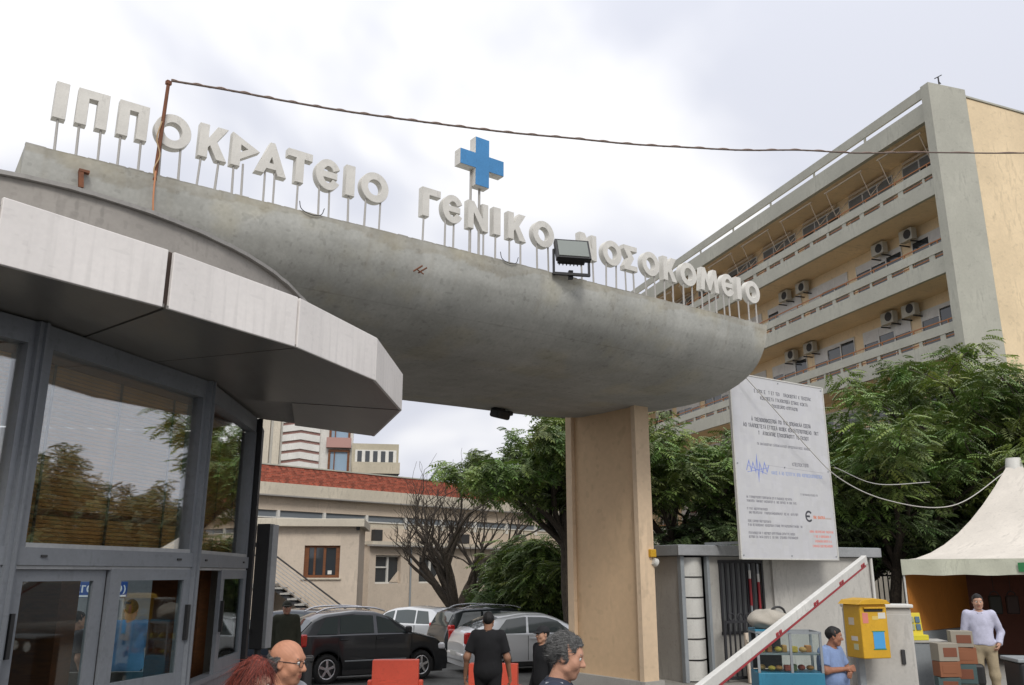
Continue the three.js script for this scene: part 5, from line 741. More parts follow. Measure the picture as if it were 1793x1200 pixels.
{ const t = tree('bare_tree', 'bare brown tree with many thin twigs before the yard building', [-2.0, -32.6], { trunk: 1.5, radius: 0.36, limbs: 7, kids: 3, levels: 5, per: 0, bend: 0.13, spread: 0.6, lift: 0.16, shrink: 0.72, first: 1.9, taper: 0.66 }); }
// street trees and shrubs outside the view that the gatehouse panes mirror
const st = 'street trees along the road'; for (const [x, z, h, l] of [[19.5, -18.3, 3.1, 'tall street tree past the stall pavement'], [21.5, -24.8, 2.5, 'street tree near the hospital gable'], [28, -17, 3.4, 'street tree far along the road'], [23.5, -21, 2.4, 'low street tree between the taller ones'], [17.8, -22.2, 2.4, 'low street tree behind the tent'], [21, -14.2, 2.6, 'street tree beside the pavement edge']]) tree('street_tree', l, [x, z], { trunk: h, limbs: 7, per: 18, cloud: 0.7, first: 0.95, lift: 0.08, tint: [0.07, 0.1, 0.024] }, st);
// ---------- people: signed distance figures meshed with surface nets ----------
function netMesh(f, mn, mx, h) {
  const nx = Math.ceil((mx[0] - mn[0]) / h) + 1, ny = Math.ceil((mx[1] - mn[1]) / h) + 1, nz = Math.ceil((mx[2] - mn[2]) / h) + 1, F = new Float32Array(nx * ny * nz), B = 6, id = (i, j, k) => (k * ny + j) * nx + i;
  for (let k0 = 0; k0 < nz; k0 += B) for (let j0 = 0; j0 < ny; j0 += B) for (let i0 = 0; i0 < nx; i0 += B) {
    const i1 = Math.min(nx, i0 + B), j1 = Math.min(ny, j0 + B), k1 = Math.min(nz, k0 + B), c = f(mn[0] + (i0 + B / 2) * h, mn[1] + (j0 + B / 2) * h, mn[2] + (k0 + B / 2) * h), far = Math.abs(c) > B * h * 1.25;
    for (let k = k0; k < k1; k++) for (let j = j0; j < j1; j++) for (let i = i0; i < i1; i++) F[id(i, j, k)] = far ? c : f(mn[0] + i * h, mn[1] + j * h, mn[2] + k * h);
  }
  const pos = [], idx = [], vid = new Int32Array(nx * ny * nz).fill(-1), C = [[0, 0, 0], [1, 0, 0], [0, 1, 0], [1, 1, 0], [0, 0, 1], [1, 0, 1], [0, 1, 1], [1, 1, 1]], E = [[0, 1], [2, 3], [4, 5], [6, 7], [0, 2], [1, 3], [4, 6], [5, 7], [0, 4], [1, 5], [2, 6], [3, 7]];
  for (let k = 0; k < nz - 1; k++) for (let j = 0; j < ny - 1; j++) for (let i = 0; i < nx - 1; i++) {
    const v = C.map(([a, b, c]) => F[id(i + a, j + b, k + c)]); let neg = 0; for (const q of v) if (q < 0) neg++; if (!neg || neg === 8) continue;
    let x = 0, y = 0, z = 0, n = 0; for (const [a, b] of E) if (v[a] < 0 !== v[b] < 0) { const t = v[a] / (v[a] - v[b]); x += mix(C[a][0], C[b][0], t); y += mix(C[a][1], C[b][1], t); z += mix(C[a][2], C[b][2], t); n++; }
    vid[id(i, j, k)] = pos.length / 3; pos.push(mn[0] + (i + x / n) * h, mn[1] + (j + y / n) * h, mn[2] + (k + z / n) * h);
  }
  const quad = (a, b, c, d, flip) => { if (a < 0 || b < 0 || c < 0 || d < 0) return; if (flip) idx.push(a, c, b, a, d, c); else idx.push(a, b, c, a, c, d); };
  for (let k = 1; k < nz - 1; k++) for (let j = 1; j < ny - 1; j++) for (let i = 1; i < nx - 1; i++) {
    const s = F[id(i, j, k)] < 0;
    if (s !== F[id(i + 1, j, k)] < 0) quad(vid[id(i, j - 1, k - 1)], vid[id(i, j, k - 1)], vid[id(i, j, k)], vid[id(i, j - 1, k)], !s);
    if (s !== F[id(i, j + 1, k)] < 0) quad(vid[id(i - 1, j, k - 1)], vid[id(i - 1, j, k)], vid[id(i, j, k)], vid[id(i, j, k - 1)], !s);
    if (s !== F[id(i, j, k + 1)] < 0) quad(vid[id(i - 1, j - 1, k)], vid[id(i, j - 1, k)], vid[id(i, j, k)], vid[id(i - 1, j, k)], !s);
  }
  const g = new THREE.BufferGeometry(); g.setAttribute('position', new THREE.Float32BufferAttribute(pos, 3)); g.setAttribute('uv', new THREE.Float32BufferAttribute(new Float32Array(pos.length / 3 * 2).map((_, i) => { const q = Math.floor(i / 2) * 3; return i % 2 ? pos[q + 1] : pos[q] + pos[q + 2]; }), 2)); g.setIndex(idx); g.computeVertexNormals(); return g;
}
const cone = (a, b, r1, r2) => { const dx = b[0] - a[0], dy = b[1] - a[1], dz = b[2] - a[2], q = 1 / (dx * dx + dy * dy + dz * dz); return (x, y, z) => { let t = ((x - a[0]) * dx + (y - a[1]) * dy + (z - a[2]) * dz) * q; t = t < 0 ? 0 : t > 1 ? 1 : t; const u = x - a[0] - dx * t, v = y - a[1] - dy * t, w = z - a[2] - dz * t; return Math.sqrt(u * u + v * v + w * w) - (r1 + (r2 - r1) * t); }; };
const ball = (c, r) => (x, y, z) => { const u = (x - c[0]) / r[0], v = (y - c[1]) / r[1], w = (z - c[2]) / r[2], k0 = Math.sqrt(u * u + v * v + w * w), a = u / r[0], b = v / r[1], d = w / r[2], k1 = Math.sqrt(a * a + b * b + d * d); return k1 < 1e-6 ? -Math.min(...r) : (k0 * (k0 - 1)) / k1; };
const blend = (fs, k) => (x, y, z) => { let d = fs[0](x, y, z); for (let i = 1; i < fs.length; i++) { const e = fs[i](x, y, z), h = Math.max(0, k - Math.abs(d - e)) / k; d = Math.min(d, e) - h * h * k * 0.25; } return d; };
const grow = (f, r) => (x, y, z) => f(x, y, z) - r;
const cut = (f, g) => (x, y, z) => Math.max(f(x, y, z), g(x, y, z));
const carve = (f, g, k = 0.01) => (x, y, z) => { const a = f(x, y, z), b = -g(x, y, z), h = Math.max(0, k - Math.abs(a - b)) / k; return Math.max(a, b) + h * h * k * 0.25; };
const folds = (f, amp, s) => (x, y, z) => { const d = f(x, y, z); return d > 0.04 || d < -0.04 ? d : d + amp * (vnoise(x * 9 + 30 + y * 3, y * 7 + z * 8 + 30, 99, s) - 0.5) + amp * 0.5 * (vnoise(x * 26 + y * 9 + 30, y * 15 - x * 8 + z * 20 + 40, 99, s + 1) - 0.5); };

function person(label, [px, py, pz], turn, o) {
  const t = thing('person', label, 'person', [px, py, pz], turn); const sc = (o.height ?? 1.75) / 1.75; t.scale.setScalar(sc);
  const dy = o.dy ?? 0, lz = o.lean ?? 0, fat = o.fat ?? 0, hc = o.fine ? 0.0045 : 0.007, bc = o.fine ? 0.011 : 0.014;
  const up = (p) => [p[0], p[1] + dy, p[2] + lz * Math.max(0, p[1] - 0.9)];
  const Sh = [0.18, 1.425, 0], N = up([0, 1.46, -0.01]), HC = [0, 1.615 + dy + (o.headDrop ?? 0), 0.02 + lz * 0.72 + (o.headFwd ?? 0)];
  const arms = { l: o.armL ?? [[0.235, 1.13, -0.02], [0.255, 0.875, 0.05]], r: o.armR ?? [[-0.235, 1.13, -0.02], [-0.255, 0.875, 0.05]] };
  const legs = o.legs ?? { l: [[0.095, 0.92, 0], [0.11, 0.5, 0.03], [0.115, 0.085, -0.01]], r: [[-0.095, 0.92, 0], [-0.11, 0.5, 0.03], [-0.115, 0.085, -0.01]] };
  // torso
  const torso = [ball(up([0, 1.27, 0]), [0.175, 0.2, 0.112 + fat * 0.3]), ball(up([0, 1.07, 0.012 + fat * 0.35]), [0.152 + fat * 0.55, 0.17, 0.112 + fat]), ball([0, 0.95 + dy, 0], [0.162 + fat * 0.4, 0.12, 0.122 + fat * 0.4]), cone(up([-0.15, 1.405, -0.005]), up([0.15, 1.405, -0.005]), 0.058, 0.058), cone(up([0, 1.42, -0.01]), up([0, 1.5, 0]), 0.075, 0.058)];
  const arm = (s, a, inf, full) => { const S = up([Sh[0] * s, Sh[1], Sh[2]]); return [cone(S, a[0], 0.056 + inf, 0.042 + inf), ...(full ? [cone(a[0], a[1], 0.042 + inf, (o.sleeve === 'long' ? 0.036 : 0.028) + inf)] : [])]; };
  const leg = (l, inf) => [cone(l[0], l[1], 0.085 + inf, 0.056 + inf), cone(l[1], l[2], 0.055 + inf, 0.042 + inf)];
  // head
  const ya = o.headYaw ?? 0, pa = o.headPitch ?? 0, cy = Math.cos(ya), sy = Math.sin(ya), cp = Math.cos(pa), sp = Math.sin(pa);
  const toHead = (f) => (x, y, z) => { x -= HC[0]; y -= HC[1]; z -= HC[2]; const x1 = cy * x - sy * z, z1 = sy * x + cy * z; return f(x1, cp * y + sp * z1, -sp * y + cp * z1); };
  const fromHead = (g) => g.applyMatrix4(new THREE.Matrix4().makeRotationX(pa)).applyMatrix4(new THREE.Matrix4().makeRotationY(ya)).translate(...HC);
  const skull = blend([ball([0, 0.035, -0.012], [0.076, 0.086, 0.098]), ball([0, -0.03, 0.016], [0.061, 0.082, 0.072]), ball([0, -0.095, 0.058], [0.028, 0.02, 0.022]), cone([-0.036, 0.028, 0.072], [0.036, 0.028, 0.072], 0.014, 0.014), ball([0.04, -0.022, 0.056], [0.026, 0.028, 0.024]), ball([-0.04, -0.022, 0.056], [0.026, 0.028, 0.024]), cone([-0.05, -0.06, 0.015], [-0.02, -0.093, 0.05], 0.018, 0.016), cone([0.05, -0.06, 0.015], [0.02, -0.093, 0.05], 0.018, 0.016)], 0.03);
  const face = blend([carve(carve(skull, ball([0.031, 0.008, 0.098], [0.02, 0.012, 0.02]), 0.015), ball([-0.031, 0.008, 0.098], [0.02, 0.012, 0.02]), 0.015), cone([0, 0.018, 0.083], [0, -0.026, 0.108], 0.009, 0.013), ball([0.012, -0.03, 0.094], [0.009, 0.008, 0.011]), ball([-0.012, -0.03, 0.094], [0.009, 0.008, 0.011]), cone([-0.018, -0.056, 0.079], [0.018, -0.056, 0.079], 0.008, 0.008), cone([-0.015, -0.069, 0.078], [0.015, -0.069, 0.078], 0.009, 0.009)], 0.012);
  const ears = [1, -1].map((s) => carve(ball([s * 0.074, -0.004, -0.01], [0.01, 0.029, 0.018]), ball([s * 0.086, -0.002, -0.004], [0.008, 0.017, 0.009]), 0.006));
  const mouth = cone([-0.02, -0.0625, 0.09], [0.02, -0.0625, 0.09], 0.0028, 0.0028);
  const head = toHead(carve(blend([face, ...ears], 0.01), mouth, 0.004)), neck = cone(up([0, 1.42, -0.012]), [HC[0], HC[1] - 0.07, HC[2] - 0.025], 0.062 + fat * 0.15, 0.056);
  const hx = [HC[0] - 0.14, HC[1] - 0.2, HC[2] - 0.16], hX = [HC[0] + 0.14, HC[1] + 0.16, HC[2] + 0.16];
  const gHead = netMesh(blend([head, neck], 0.02), hx, hX, hc);
  const rest = blend([...torso, neck, ...arm(1, arms.l, 0, true), ...arm(-1, arms.r, 0, true), ...leg(legs.l, 0), ...leg(legs.r, 0)], 0.05);
  const bb = (pts, m) => [[0, 1, 2].map((k) => Math.min(...pts.map((p) => p[k])) - m), [0, 1, 2].map((k) => Math.max(...pts.map((p) => p[k])) + m)];
  const armPts = [arms.l[0], arms.l[1], arms.r[0], arms.r[1]], legPts = [...legs.l, ...legs.r], corePts = [up([0.2, 1.5, 0.16 + fat]), up([-0.2, 1.5, -0.14]), [0.18, 0.85 + dy, 0.14 + fat], [-0.18, 0.85 + dy, -0.14]];
  const [b0, b1] = bb([...armPts, ...legPts, ...corePts], 0.1); const cutNeck = (x, y, z) => y - (HC[1] - 0.13);
  const gs = [gHead, netMesh(cut(rest, cutNeck), b0, b1, bc)];
  // hands: palm, four unequal fingers with a bend, thumb from the side of the palm
  for (const [s, a] of [[1, arms.l], [-1, arms.r]]) {
    const W = V(...a[1]), d = W.clone().sub(V(...a[0])).normalize(), nrm = V(-s, 0, 0.15).addScaledVector(d, -d.dot(V(-s, 0, 0.15))).normalize(), fw = new THREE.Vector3().crossVectors(d, nrm).normalize(); if (fw.z < 0 && Math.abs(d.z) < 0.8) fw.negate();
    const P = (l, w, n) => { const v = W.clone().addScaledVector(d, l).addScaledVector(fw, w).addScaledVector(nrm, n); return [v.x, v.y, v.z]; }, cu = o.curl ?? 0.5, fs = [cone(P(-0.01, 0, 0), P(0.03, 0, 0), 0.025, 0.024)];
    for (let k = 0; k < 4; k++) { const w = 0.03 - k * 0.02, l = [0.07, 0.08, 0.075, 0.058][k]; fs.push(cone(P(0.015, w * 0.6, 0), P(0.085, w, 0.002), 0.014, 0.0125)); const e1 = [0.085 + l * 0.5 * Math.cos(cu), w * 1.05, 0.002 + l * 0.5 * Math.sin(cu)], c2 = cu * 2.3; fs.push(cone(P(0.085, w, 0.002), P(...e1), 0.0095, 0.009), cone(P(...e1), P(e1[0] + l * 0.5 * Math.cos(c2), w * 1.05, e1[2] + l * 0.5 * Math.sin(c2)), 0.009, 0.0075)); }
    fs.push(cone(P(0.015, 0.02, 0.005), P(0.055, 0.048, 0.02), 0.015, 0.0115), cone(P(0.055, 0.048, 0.02), P(0.088, 0.05, 0.034), 0.0105, 0.0085));
    const pts = [P(0, 0, 0), P(0.2, 0, 0), P(0.1, 0.06, 0.09), P(0.1, -0.06, -0.03)], [h0, h1] = bb(pts, 0.05); gs.push(netMesh(blend(fs, 0.012), h0, h1, 0.006));
  }
  const skinC = o.skin ?? [0.46, 0.25, 0.16]; const body = merged(gs); { const p = body.attributes.position, col = new Float32Array(p.count * 3); for (let i = 0; i < p.count; i++) { const m = mouth2(toHead, p.getX(i), p.getY(i), p.getZ(i)), n = (1 + 0.2 * (vnoise(p.getX(i) * 40 + 50, p.getY(i) * 40 + p.getZ(i) * 30 + 50, 999, 3) - 0.5) + 0.2 * (vnoise(p.getX(i) * 130 + 50, p.getY(i) * 130 + p.getZ(i) * 110 + 50, 9999, 6) - 0.5)) * (o.stubble && toHead(stubbleF)(p.getX(i), p.getY(i), p.getZ(i)) < 0.012 * (vnoise(p.getX(i) * 90 + 50, p.getY(i) * 90 + p.getZ(i) * 70 + 50, 9999, 8) - 0.5) ? 0.72 : 1); col[i * 3] = skinC[0] * n * mix(1, 0.85, m); col[i * 3 + 1] = skinC[1] * n * mix(1, 0.55, m); col[i * 3 + 2] = skinC[2] * n * mix(1, 0.6, m); } body.setAttribute('color', new THREE.BufferAttribute(col, 3)); }
  obj('body', body, skinM, t);
  // eyes and brows
  const eyeG = [], irisG = [], browG = []; for (const s of [1, -1]) { eyeG.push(new THREE.SphereGeometry(0.0125, 14, 10).translate(s * 0.031, 0.008, 0.0775)); irisG.push(new THREE.SphereGeometry(0.0062, 10, 8).translate(s * 0.031, 0.008, 0.0855)); browG.push(new THREE.CapsuleGeometry(0.0045, 0.03, 4, 8).rotateZ(Math.PI / 2 + s * 0.12).rotateY(s * 0.25).translate(s * 0.033, 0.031, 0.0845)); }
  obj('eyes', fromHead(merged(eyeG)), eyeM, t); obj('irises', fromHead(merged(irisG)), M.black, t); obj('eyebrows', fromHead(merged(browG)), flat(...(o.browC ?? o.hairC ?? [0.03, 0.022, 0.018]), 0.9), t);
  // hair
  const hr = o.hair ?? 'short', hm = MS({ color: rgb(...(o.hairC ?? [0.012, 0.01, 0.009])), roughness: 0.7, map: rep(barkTex2, 0.12) });
  let hf; const scalp = ball([0, 0.034, -0.014], [0.081, 0.092, 0.104]), strands = (f, a) => (x, y, z) => { const d = f(x, y, z); return Math.abs(d) > 0.03 ? d : d + a * (vnoise(x * 150 + z * 60 + 50, y * 22 + z * 120 + 50, 999, 8) - 0.5) + a * 1.5 * (vnoise(x * 28 + 50, y * 14 + z * 24 + 50, 999, 9) - 0.5); };
  if (hr === 'short') hf = strands(cut(scalp, (x, y, z) => -(0.8 * (y - 0.034) - 0.62 * (z - 0.03) + (Math.abs(x) > 0.06 ? 0.02 : 0))), 0.007);
  if (hr === 'grey') hf = strands(cut(ball([0, 0.038, -0.018], [0.083, 0.097, 0.108]), (x, y, z) => -(0.72 * (y - 0.03) - 0.7 * (z - 0.022) + (Math.abs(x) > 0.06 ? 0.028 : 0))), 0.013);
  if (hr === 'fringe') hf = strands(cut(cut(ball([0, 0.005, -0.013], [0.079, 0.084, 0.1]), (x, y, z) => Math.abs(y + 0.012) - 0.04), (x, y, z) => z + 0.022 - 0.5 * Math.max(0, y - 0.01)), 0.007);
  if (hr === 'long') hf = strands(cut(blend([ball([0, 0.035, -0.016], [0.093, 0.102, 0.114]), cone([-0.06, -0.02, -0.05], [-0.085, -0.21, -0.02], 0.052, 0.05), cone([0.06, -0.02, -0.05], [0.085, -0.21, -0.02], 0.052, 0.05), cone([0, -0.02, -0.07], [0, -0.26, -0.085], 0.07, 0.06)], 0.05), (x, y, z) => Math.min(-(0.72 * (y - 0.05) - 0.7 * (z - 0.06)), 0.2) < 0 ? -1 : Math.max(-(0.72 * (y - 0.05) - 0.7 * (z - 0.06)) > 0.0 ? 0.047 - Math.abs(x) + 0 : -1, z - 0.07 > 0 ? z - 0.07 : -1)), 0.01);
  if (hr === 'cap') hf = strands(cut(ball([0, 0.03, -0.014], [0.081, 0.09, 0.104]), (x, y, z) => Math.max(Math.abs(y) - 0.05, z - 0.02)), 0.004);
  const hg = netMesh(hf, [-0.17, -0.34, -0.19], [0.17, 0.17, 0.16], hc); obj('hair', fromHead(hg.clone()), hm, t);
  if (o.fine) { // loose strands lying along the hair, so that its outline is not a smooth cap
    const hp = hg.attributes.position, hn = hg.attributes.normal, comb = hr === 'long' ? V(0, -1, -0.12) : hr === 'grey' ? V(0, -0.35, -1) : V(0, -0.6, -0.8), len = hr === 'long' ? 0.13 : hr === 'grey' ? 0.034 : 0.02, pos = [], uv = [];
    for (let k = 0; k < (hr === 'long' ? 5200 : 4200); k++) {
      const i = Math.floor(rnd() * hp.count), n = V(hn.getX(i), hn.getY(i), hn.getZ(i)), p = V(hp.getX(i) + R(-0.002, 0.002), hp.getY(i) + R(-0.002, 0.002), hp.getZ(i) + R(-0.002, 0.002)), d = comb.clone().add(V(R(-0.35, 0.35), R(-0.25, 0.25), R(-0.35, 0.35))); d.addScaledVector(n, -d.dot(n)).normalize();
      const l = len * R(0.5, 1.2), w = n.clone().cross(d).normalize().multiplyScalar(R(0.0006, 0.0012)), a = p.clone().addScaledVector(n, 0.0015), b = p.clone().addScaledVector(d, l * 0.5).addScaledVector(n, R(0.002, 0.006)), c = p.clone().addScaledVector(d, l).addScaledVector(n, R(-0.002, 0.006)); if (hr === 'long') { b.y -= 0.01; c.y -= 0.02; }
      for (const q of [[a, -1], [b, -1], [b, 1], [a, -1], [b, 1], [a, 1], [b, -1], [c, 0], [b, 1]]) { const v = q[0].clone().addScaledVector(w, q[1]); pos.push(v.x, v.y, v.z); uv.push(k * 0.013, k * 0.029); }
    }
    const sg2 = new THREE.BufferGeometry(); sg2.setAttribute('position', new THREE.Float32BufferAttribute(pos, 3)); sg2.setAttribute('uv', new THREE.Float32BufferAttribute(uv, 2)); sg2.computeVertexNormals(); tag(obj('hair_strands', fromHead(sg2), hm, t), null, null, null, 'stuff');
  }
  if (hr === 'cap') { const cf = cut(ball([0, 0.04, -0.012], [0.089, 0.092, 0.108]), (x, y, z) => 0.035 - y), br = cut(ball([0, 0.03, 0.09], [0.075, 0.016, 0.08]), (x, y, z) => 0.03 - y - 0.02); obj('cap', fromHead(netMesh(blend([cf, br], 0.01), [-0.13, -0.02, -0.15], [0.13, 0.17, 0.2], hc)), flat(...(o.capC ?? [0.012, 0.012, 0.014]), 0.85), t); }
  if (o.glasses) { const fr = []; for (const s of [1, -1]) { fr.push(new THREE.TorusGeometry(0.022, 0.0022, 6, 24).scale(1.1, 0.8, 1).translate(s * 0.032, 0.004, 0.1), rodG([s * 0.056, 0.01, 0.099], [s * 0.082, 0.012, -0.015], 0.0022)); } fr.push(rodG([-0.01, 0.008, 0.101], [0.01, 0.008, 0.101], 0.0022)); obj('glasses', fromHead(merged(fr)), M.black, t); }
  // clothes
  const sl = o.sleeve ?? 'short', cloth = (c, m = 0.35) => tinted(rgb(...c), grainTex, m, { roughness: 0.9 });
  const sleeve = (s, a) => { const full = sl === 'long', S = up([Sh[0] * s, Sh[1], 0]), d = V(...a[0]).sub(V(...S)).normalize(), E = V(...a[0]); let f; if (full) { const w = V(...a[1]), dd = w.clone().sub(E).normalize(); f = cut(blend(arm(s, a, 0.014, true), 0.03), (x, y, z) => { const q = (x - w.x) * dd.x + (y - w.y) * dd.y + (z - w.z) * dd.z; return Math.hypot(x - w.x, y - w.y, z - w.z) < 0.16 ? q - 0.005 : -1; }); } else { const m = V(...S).lerp(E, 0.78); f = cut(cone(S, [E.x, E.y, E.z], 0.075, 0.07), (x, y, z) => (x - m.x) * d.x + (y - m.y) * d.y + (z - m.z) * d.z); } return f; };
  const hem = o.hem ?? 0.9; const coat = o.bulk ?? 0.016;
  const trunkF = cut(cut(blend(torso.slice(0, 4), 0.06), (x, y, z) => hem + dy - 0.01 * Math.sin(x * 20) - y), (x, y, z) => y - (1.475 + dy + 0.25 * -(z - lz * 0.57) * 0.3));
  const shirtF = folds(blend([grow(trunkF, coat), sleeve(1, arms.l), sleeve(-1, arms.r)], 0.03), 0.007, 4);
  const [s0, s1] = bb([...armPts, ...corePts], 0.1); s0[1] = Math.min(s0[1], hem + dy - 0.05); const sg = netMesh(shirtF, s0, s1, bc * 0.85); obj(o.shirtName ?? 'shirt', sg, cloth(o.shirt ?? [0.3, 0.3, 0.3]), t);
  if (o.collar) { const c = [cone(up([-0.05, 1.475, 0.03]), up([-0.028, 1.44, 0.085]), 0.016, 0.012), cone(up([0.05, 1.475, 0.03]), up([0.028, 1.44, 0.085]), 0.016, 0.012), cone(up([-0.055, 1.48, 0.02]), up([-0.05, 1.49, -0.05]), 0.015, 0.016), cone(up([0.055, 1.48, 0.02]), up([0.05, 1.49, -0.05]), 0.015, 0.016), cone(up([-0.05, 1.49, -0.05]), up([0.05, 1.49, -0.05]), 0.016, 0.016)]; const q = up([0, 1.47, 0.02]); obj('collar', netMesh(blend(c, 0.012), [q[0] - 0.11, q[1] - 0.08, q[2] - 0.13], [q[0] + 0.11, q[1] + 0.07, q[2] + 0.12], 0.006), cloth(o.collar), t); }
  if (o.stripe) { for (const s of [1, -1]) obj('shoulder_stripe', rboxG(0.022, 0.012, 0.1, 0.005, s * 0.14, 1.485 + dy, 0.0), cloth(o.stripe), t); }
  const tw = folds(cut(blend([grow(ball([0, 0.95 + dy, 0], [0.162 + fat * 0.4, 0.13, 0.122 + fat * 0.4]), 0.008), ...leg(legs.l, 0.016), ...leg(legs.r, 0.016)], 0.045), (x, y, z) => Math.max(0.055 - y, y - (1.0 + dy))), 0.007, 6);
  const [t0, t1] = bb([...legPts, ...corePts.slice(2)], 0.13); obj(o.lowerName ?? 'trousers', netMesh(tw, t0, t1, bc), cloth(o.trousers ?? [0.03, 0.03, 0.035]), t);
  if (o.belt) obj('belt', new THREE.TorusGeometry(0.15, 0.016, 8, 36).scale(1.08 + fat, 0.82 + fat, 1.2).rotateX(Math.PI / 2).translate(0, 0.985 + dy, 0.003), flat(...o.belt), t);
  const sh = []; for (const l of [legs.l, legs.r]) { const a = l[2]; sh.push(netMesh(cut(blend([cone([a[0], 0.045, a[2] - 0.04], [a[0] * 1.05, 0.035, a[2] + 0.15], 0.045, 0.036), cone([a[0], 0.08, a[2]], [a[0], 0.04, a[2] + 0.02], 0.048, 0.048)], 0.03), (x, y, z) => 0.002 - y), [a[0] - 0.1, -0.02, a[2] - 0.13], [a[0] + 0.12, 0.16, a[2] + 0.25], 0.01)); } obj('shoes', sh, flat(...(o.shoes ?? [0.02, 0.017, 0.015]), 0.5), t);
  return t;
}
const barkTex2 = tex(256, (u, v) => { const g = 90 + 330 * (fbm(u, v * 0.12, 60, 3, 111) - 0.25); return [g, g, g].map((q) => Math.max(60, Math.min(255, q))); });
const stubbleF = ball([0, -0.085, 0.045], [0.07, 0.05, 0.06]);
const mouthF = ball([0, -0.0625, 0.084], [0.024, 0.011, 0.014]);
const mouth2 = (toHead, x, y, z) => (toHead(mouthF)(x, y, z) < 0 ? 1 : 0);
const skinM = MS({ vertexColors: true, roughness: 0.62, bumpMap: rep(concreteBump, 0.14), bumpScale: 0.0015 }), eyeM = flat(0.62, 0.6, 0.57, 0.25);
const GY = groundY;
person('bald man with glasses and a grey fringe seen from the side', [-1.3, 0, -5.2], deg(78), { height: 1.745, stubble: true, hair: 'fringe', hairC: [0.2, 0.19, 0.18], browC: [0.16, 0.14, 0.12], glasses: true, skin: [0.5, 0.235, 0.14], shirt: [0.35, 0.36, 0.38], fine: true, fat: 0.03, headPitch: 0.1, collar: [0.36, 0.37, 0.39] });
person('woman with long dark red hair walking beside the bald man', [-1.36, 0, -4.8], deg(48), { height: 1.675, hair: 'long', hairC: [0.26, 0.04, 0.02], browC: [0.08, 0.02, 0.012], skin: [0.56, 0.33, 0.24], shirt: [0.1, 0.09, 0.09], trousers: [0.03, 0.03, 0.05], fine: true, sleeve: 'long', headPitch: 0.2 });
person('grey-haired man in a navy jacket seen from the side', [0.26, 0, -5.35], deg(82), { height: 1.765, stubble: true, hair: 'grey', hairC: [0.2, 0.197, 0.19], skin: [0.5, 0.26, 0.17], shirt: [0.035, 0.045, 0.075], shirtName: 'jacket', sleeve: 'long', bulk: 0.03, fine: true, fat: 0.03, headPitch: 0.22, headFwd: 0.04, collar: [0.02, 0.025, 0.04], stripe: [0.4, 0.42, 0.45] });
person('man in a black shirt and trousers walking away through the gateway', [-0.33, GY(-12.5), -12.5], deg(172), { height: 1.73, shirt: [0.008, 0.008, 0.01], trousers: [0.008, 0.008, 0.01], skin: [0.3, 0.15, 0.09], hem: 0.8, fat: 0.02, bulk: 0.03, armL: [[0.29, 1.14, -0.04], [0.33, 0.88, 0.06]], armR: [[-0.27, 1.13, 0.0], [-0.29, 0.88, 0.1]], legs: { l: [[0.095, 0.92, 0], [0.11, 0.5, 0.1], [0.115, 0.085, 0.05]], r: [[-0.095, 0.92, 0], [-0.11, 0.5, -0.02], [-0.115, 0.1, -0.16]] } });
person('short person with a black cap and black top beyond the grey-haired man', [0.42, GY(-12), -12], deg(-60), { height: 1.56, hair: 'cap', shirt: [0.01, 0.01, 0.012], sleeve: 'long' });
person('man in a dark olive jacket standing beside the dark parked cars', [-4.42, GY(-17.6), -17.6], deg(15), { height: 1.83, hair: 'cap', capC: [0.03, 0.032, 0.024], shirt: [0.045, 0.048, 0.03], shirtName: 'jacket', trousers: [0.03, 0.032, 0.024], sleeve: 'long', bulk: 0.03, skin: [0.42, 0.22, 0.15] });
person('man in a pale blue shirt and beige trousers carrying a black bag by the stall', [7.7, 0, -14.8], deg(-18), { height: 1.79, shirt: [0.58, 0.58, 0.72], trousers: [0.42, 0.34, 0.22], sleeve: 'long', belt: [0.05, 0.025, 0.015], collar: [0.6, 0.6, 0.74], hem: 0.97, bulk: 0.014, skin: [0.44, 0.25, 0.17], headPitch: 0.1, armR: [[-0.25, 1.13, -0.03], [-0.275, 0.88, 0.03]], armL: [[0.29, 1.15, -0.07], [0.22, 0.98, 0.06]] });
const seatedLegs = { l: [[0.1, 0.5, 0], [0.16, 0.52, 0.42], [0.16, 0.085, 0.4]], r: [[-0.1, 0.5, 0], [-0.14, 0.52, 0.4], [-0.15, 0.085, 0.46]] };
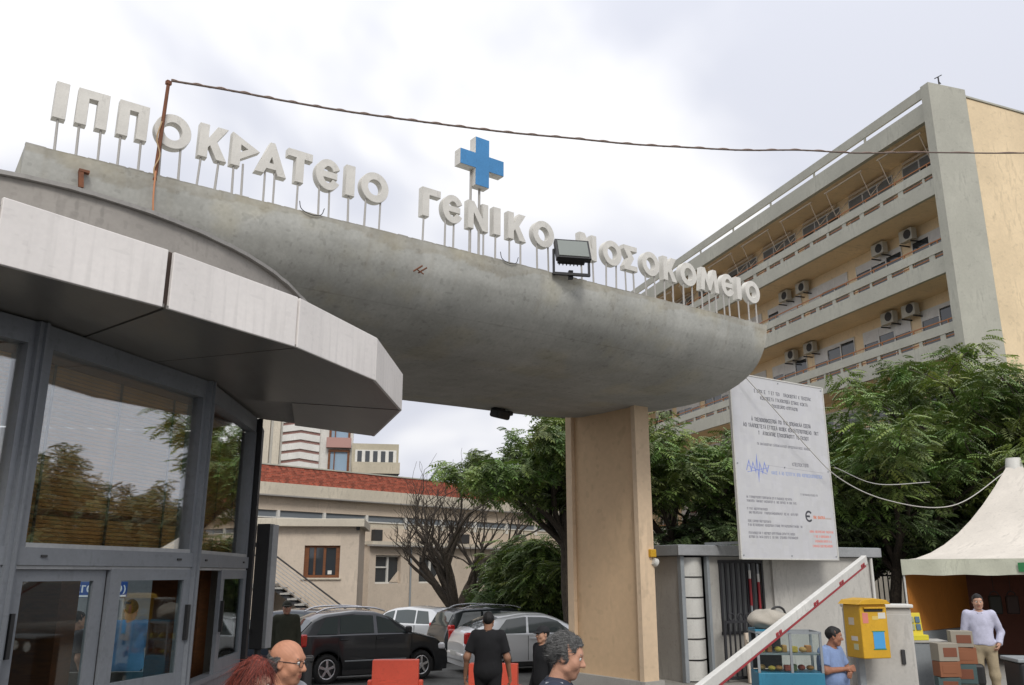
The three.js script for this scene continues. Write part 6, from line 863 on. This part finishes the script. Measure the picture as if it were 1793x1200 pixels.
person('seated man in a pale blue shirt with folded arms beside the post box', [4.36, 0, -12.6], deg(42), { height: 1.82, dy: -0.4, lean: 0.12, legs: seatedLegs, shirt: [0.24, 0.33, 0.55], trousers: [0.09, 0.1, 0.11], skin: [0.3, 0.13, 0.075], fat: 0.075, bulk: 0.026, headYaw: 0.55, headPitch: 0.12, headFwd: 0.03, collar: [0.26, 0.35, 0.57], armL: [[0.27, 0.8, 0.12], [0.02, 0.76, 0.3]], armR: [[-0.27, 0.8, 0.12], [0.0, 0.82, 0.28]] });
{ const s = thing('low_stool', 'low pale stool under the seated man', 'stool', [4.35, 0, -12.61], deg(42)); obj('seat', rboxG(0.38, 0.05, 0.36, 0.02, 0, 0.395, 0), M.white, s); for (const [x, z] of [[-0.14, -0.13], [0.14, -0.13], [-0.14, 0.13], [0.14, 0.13]]) obj('leg', rodG([x * 1.15, 0, z * 1.15], [x, 0.36, z], 0.02), M.red, s); }
{ const b = thing('hand_bag', 'black soft bag held by the man with beige trousers', 'bag', [7.42, 0.36, -14.72], deg(-18)); obj('pouch', rboxG(0.38, 0.34, 0.14, 0.06, 0, 0.17, 0), M.black, b); obj('handle', new THREE.TorusGeometry(0.09, 0.012, 6, 20, Math.PI).translate(0, 0.33, 0), M.black, b); }
person('man in a sky blue shirt seen from behind through the gatehouse windows', [-5.1, GY(-12), -12], deg(196), { height: 1.9, shirt: [0.14, 0.36, 0.66], trousers: [0.025, 0.04, 0.07], fat: 0.045, bulk: 0.026, hem: 0.86, hairC: [0.02, 0.017, 0.015], armL: [[0.25, 1.15, 0.06], [0.14, 1.05, 0.28]], armR: [[-0.28, 1.14, 0.05], [-0.2, 1.0, 0.27]] });
person('person in a white and dark top at the counter through the gatehouse windows', [-6.0, GY(-12.4), -12.4], deg(140), { height: 1.74, shirt: [0.06, 0.06, 0.07], trousers: [0.03, 0.03, 0.04], armL: [[0.24, 1.3, 0.16], [0.1, 1.36, 0.38]] });
// ---------- draw ----------
renderer.render(scene, camera);
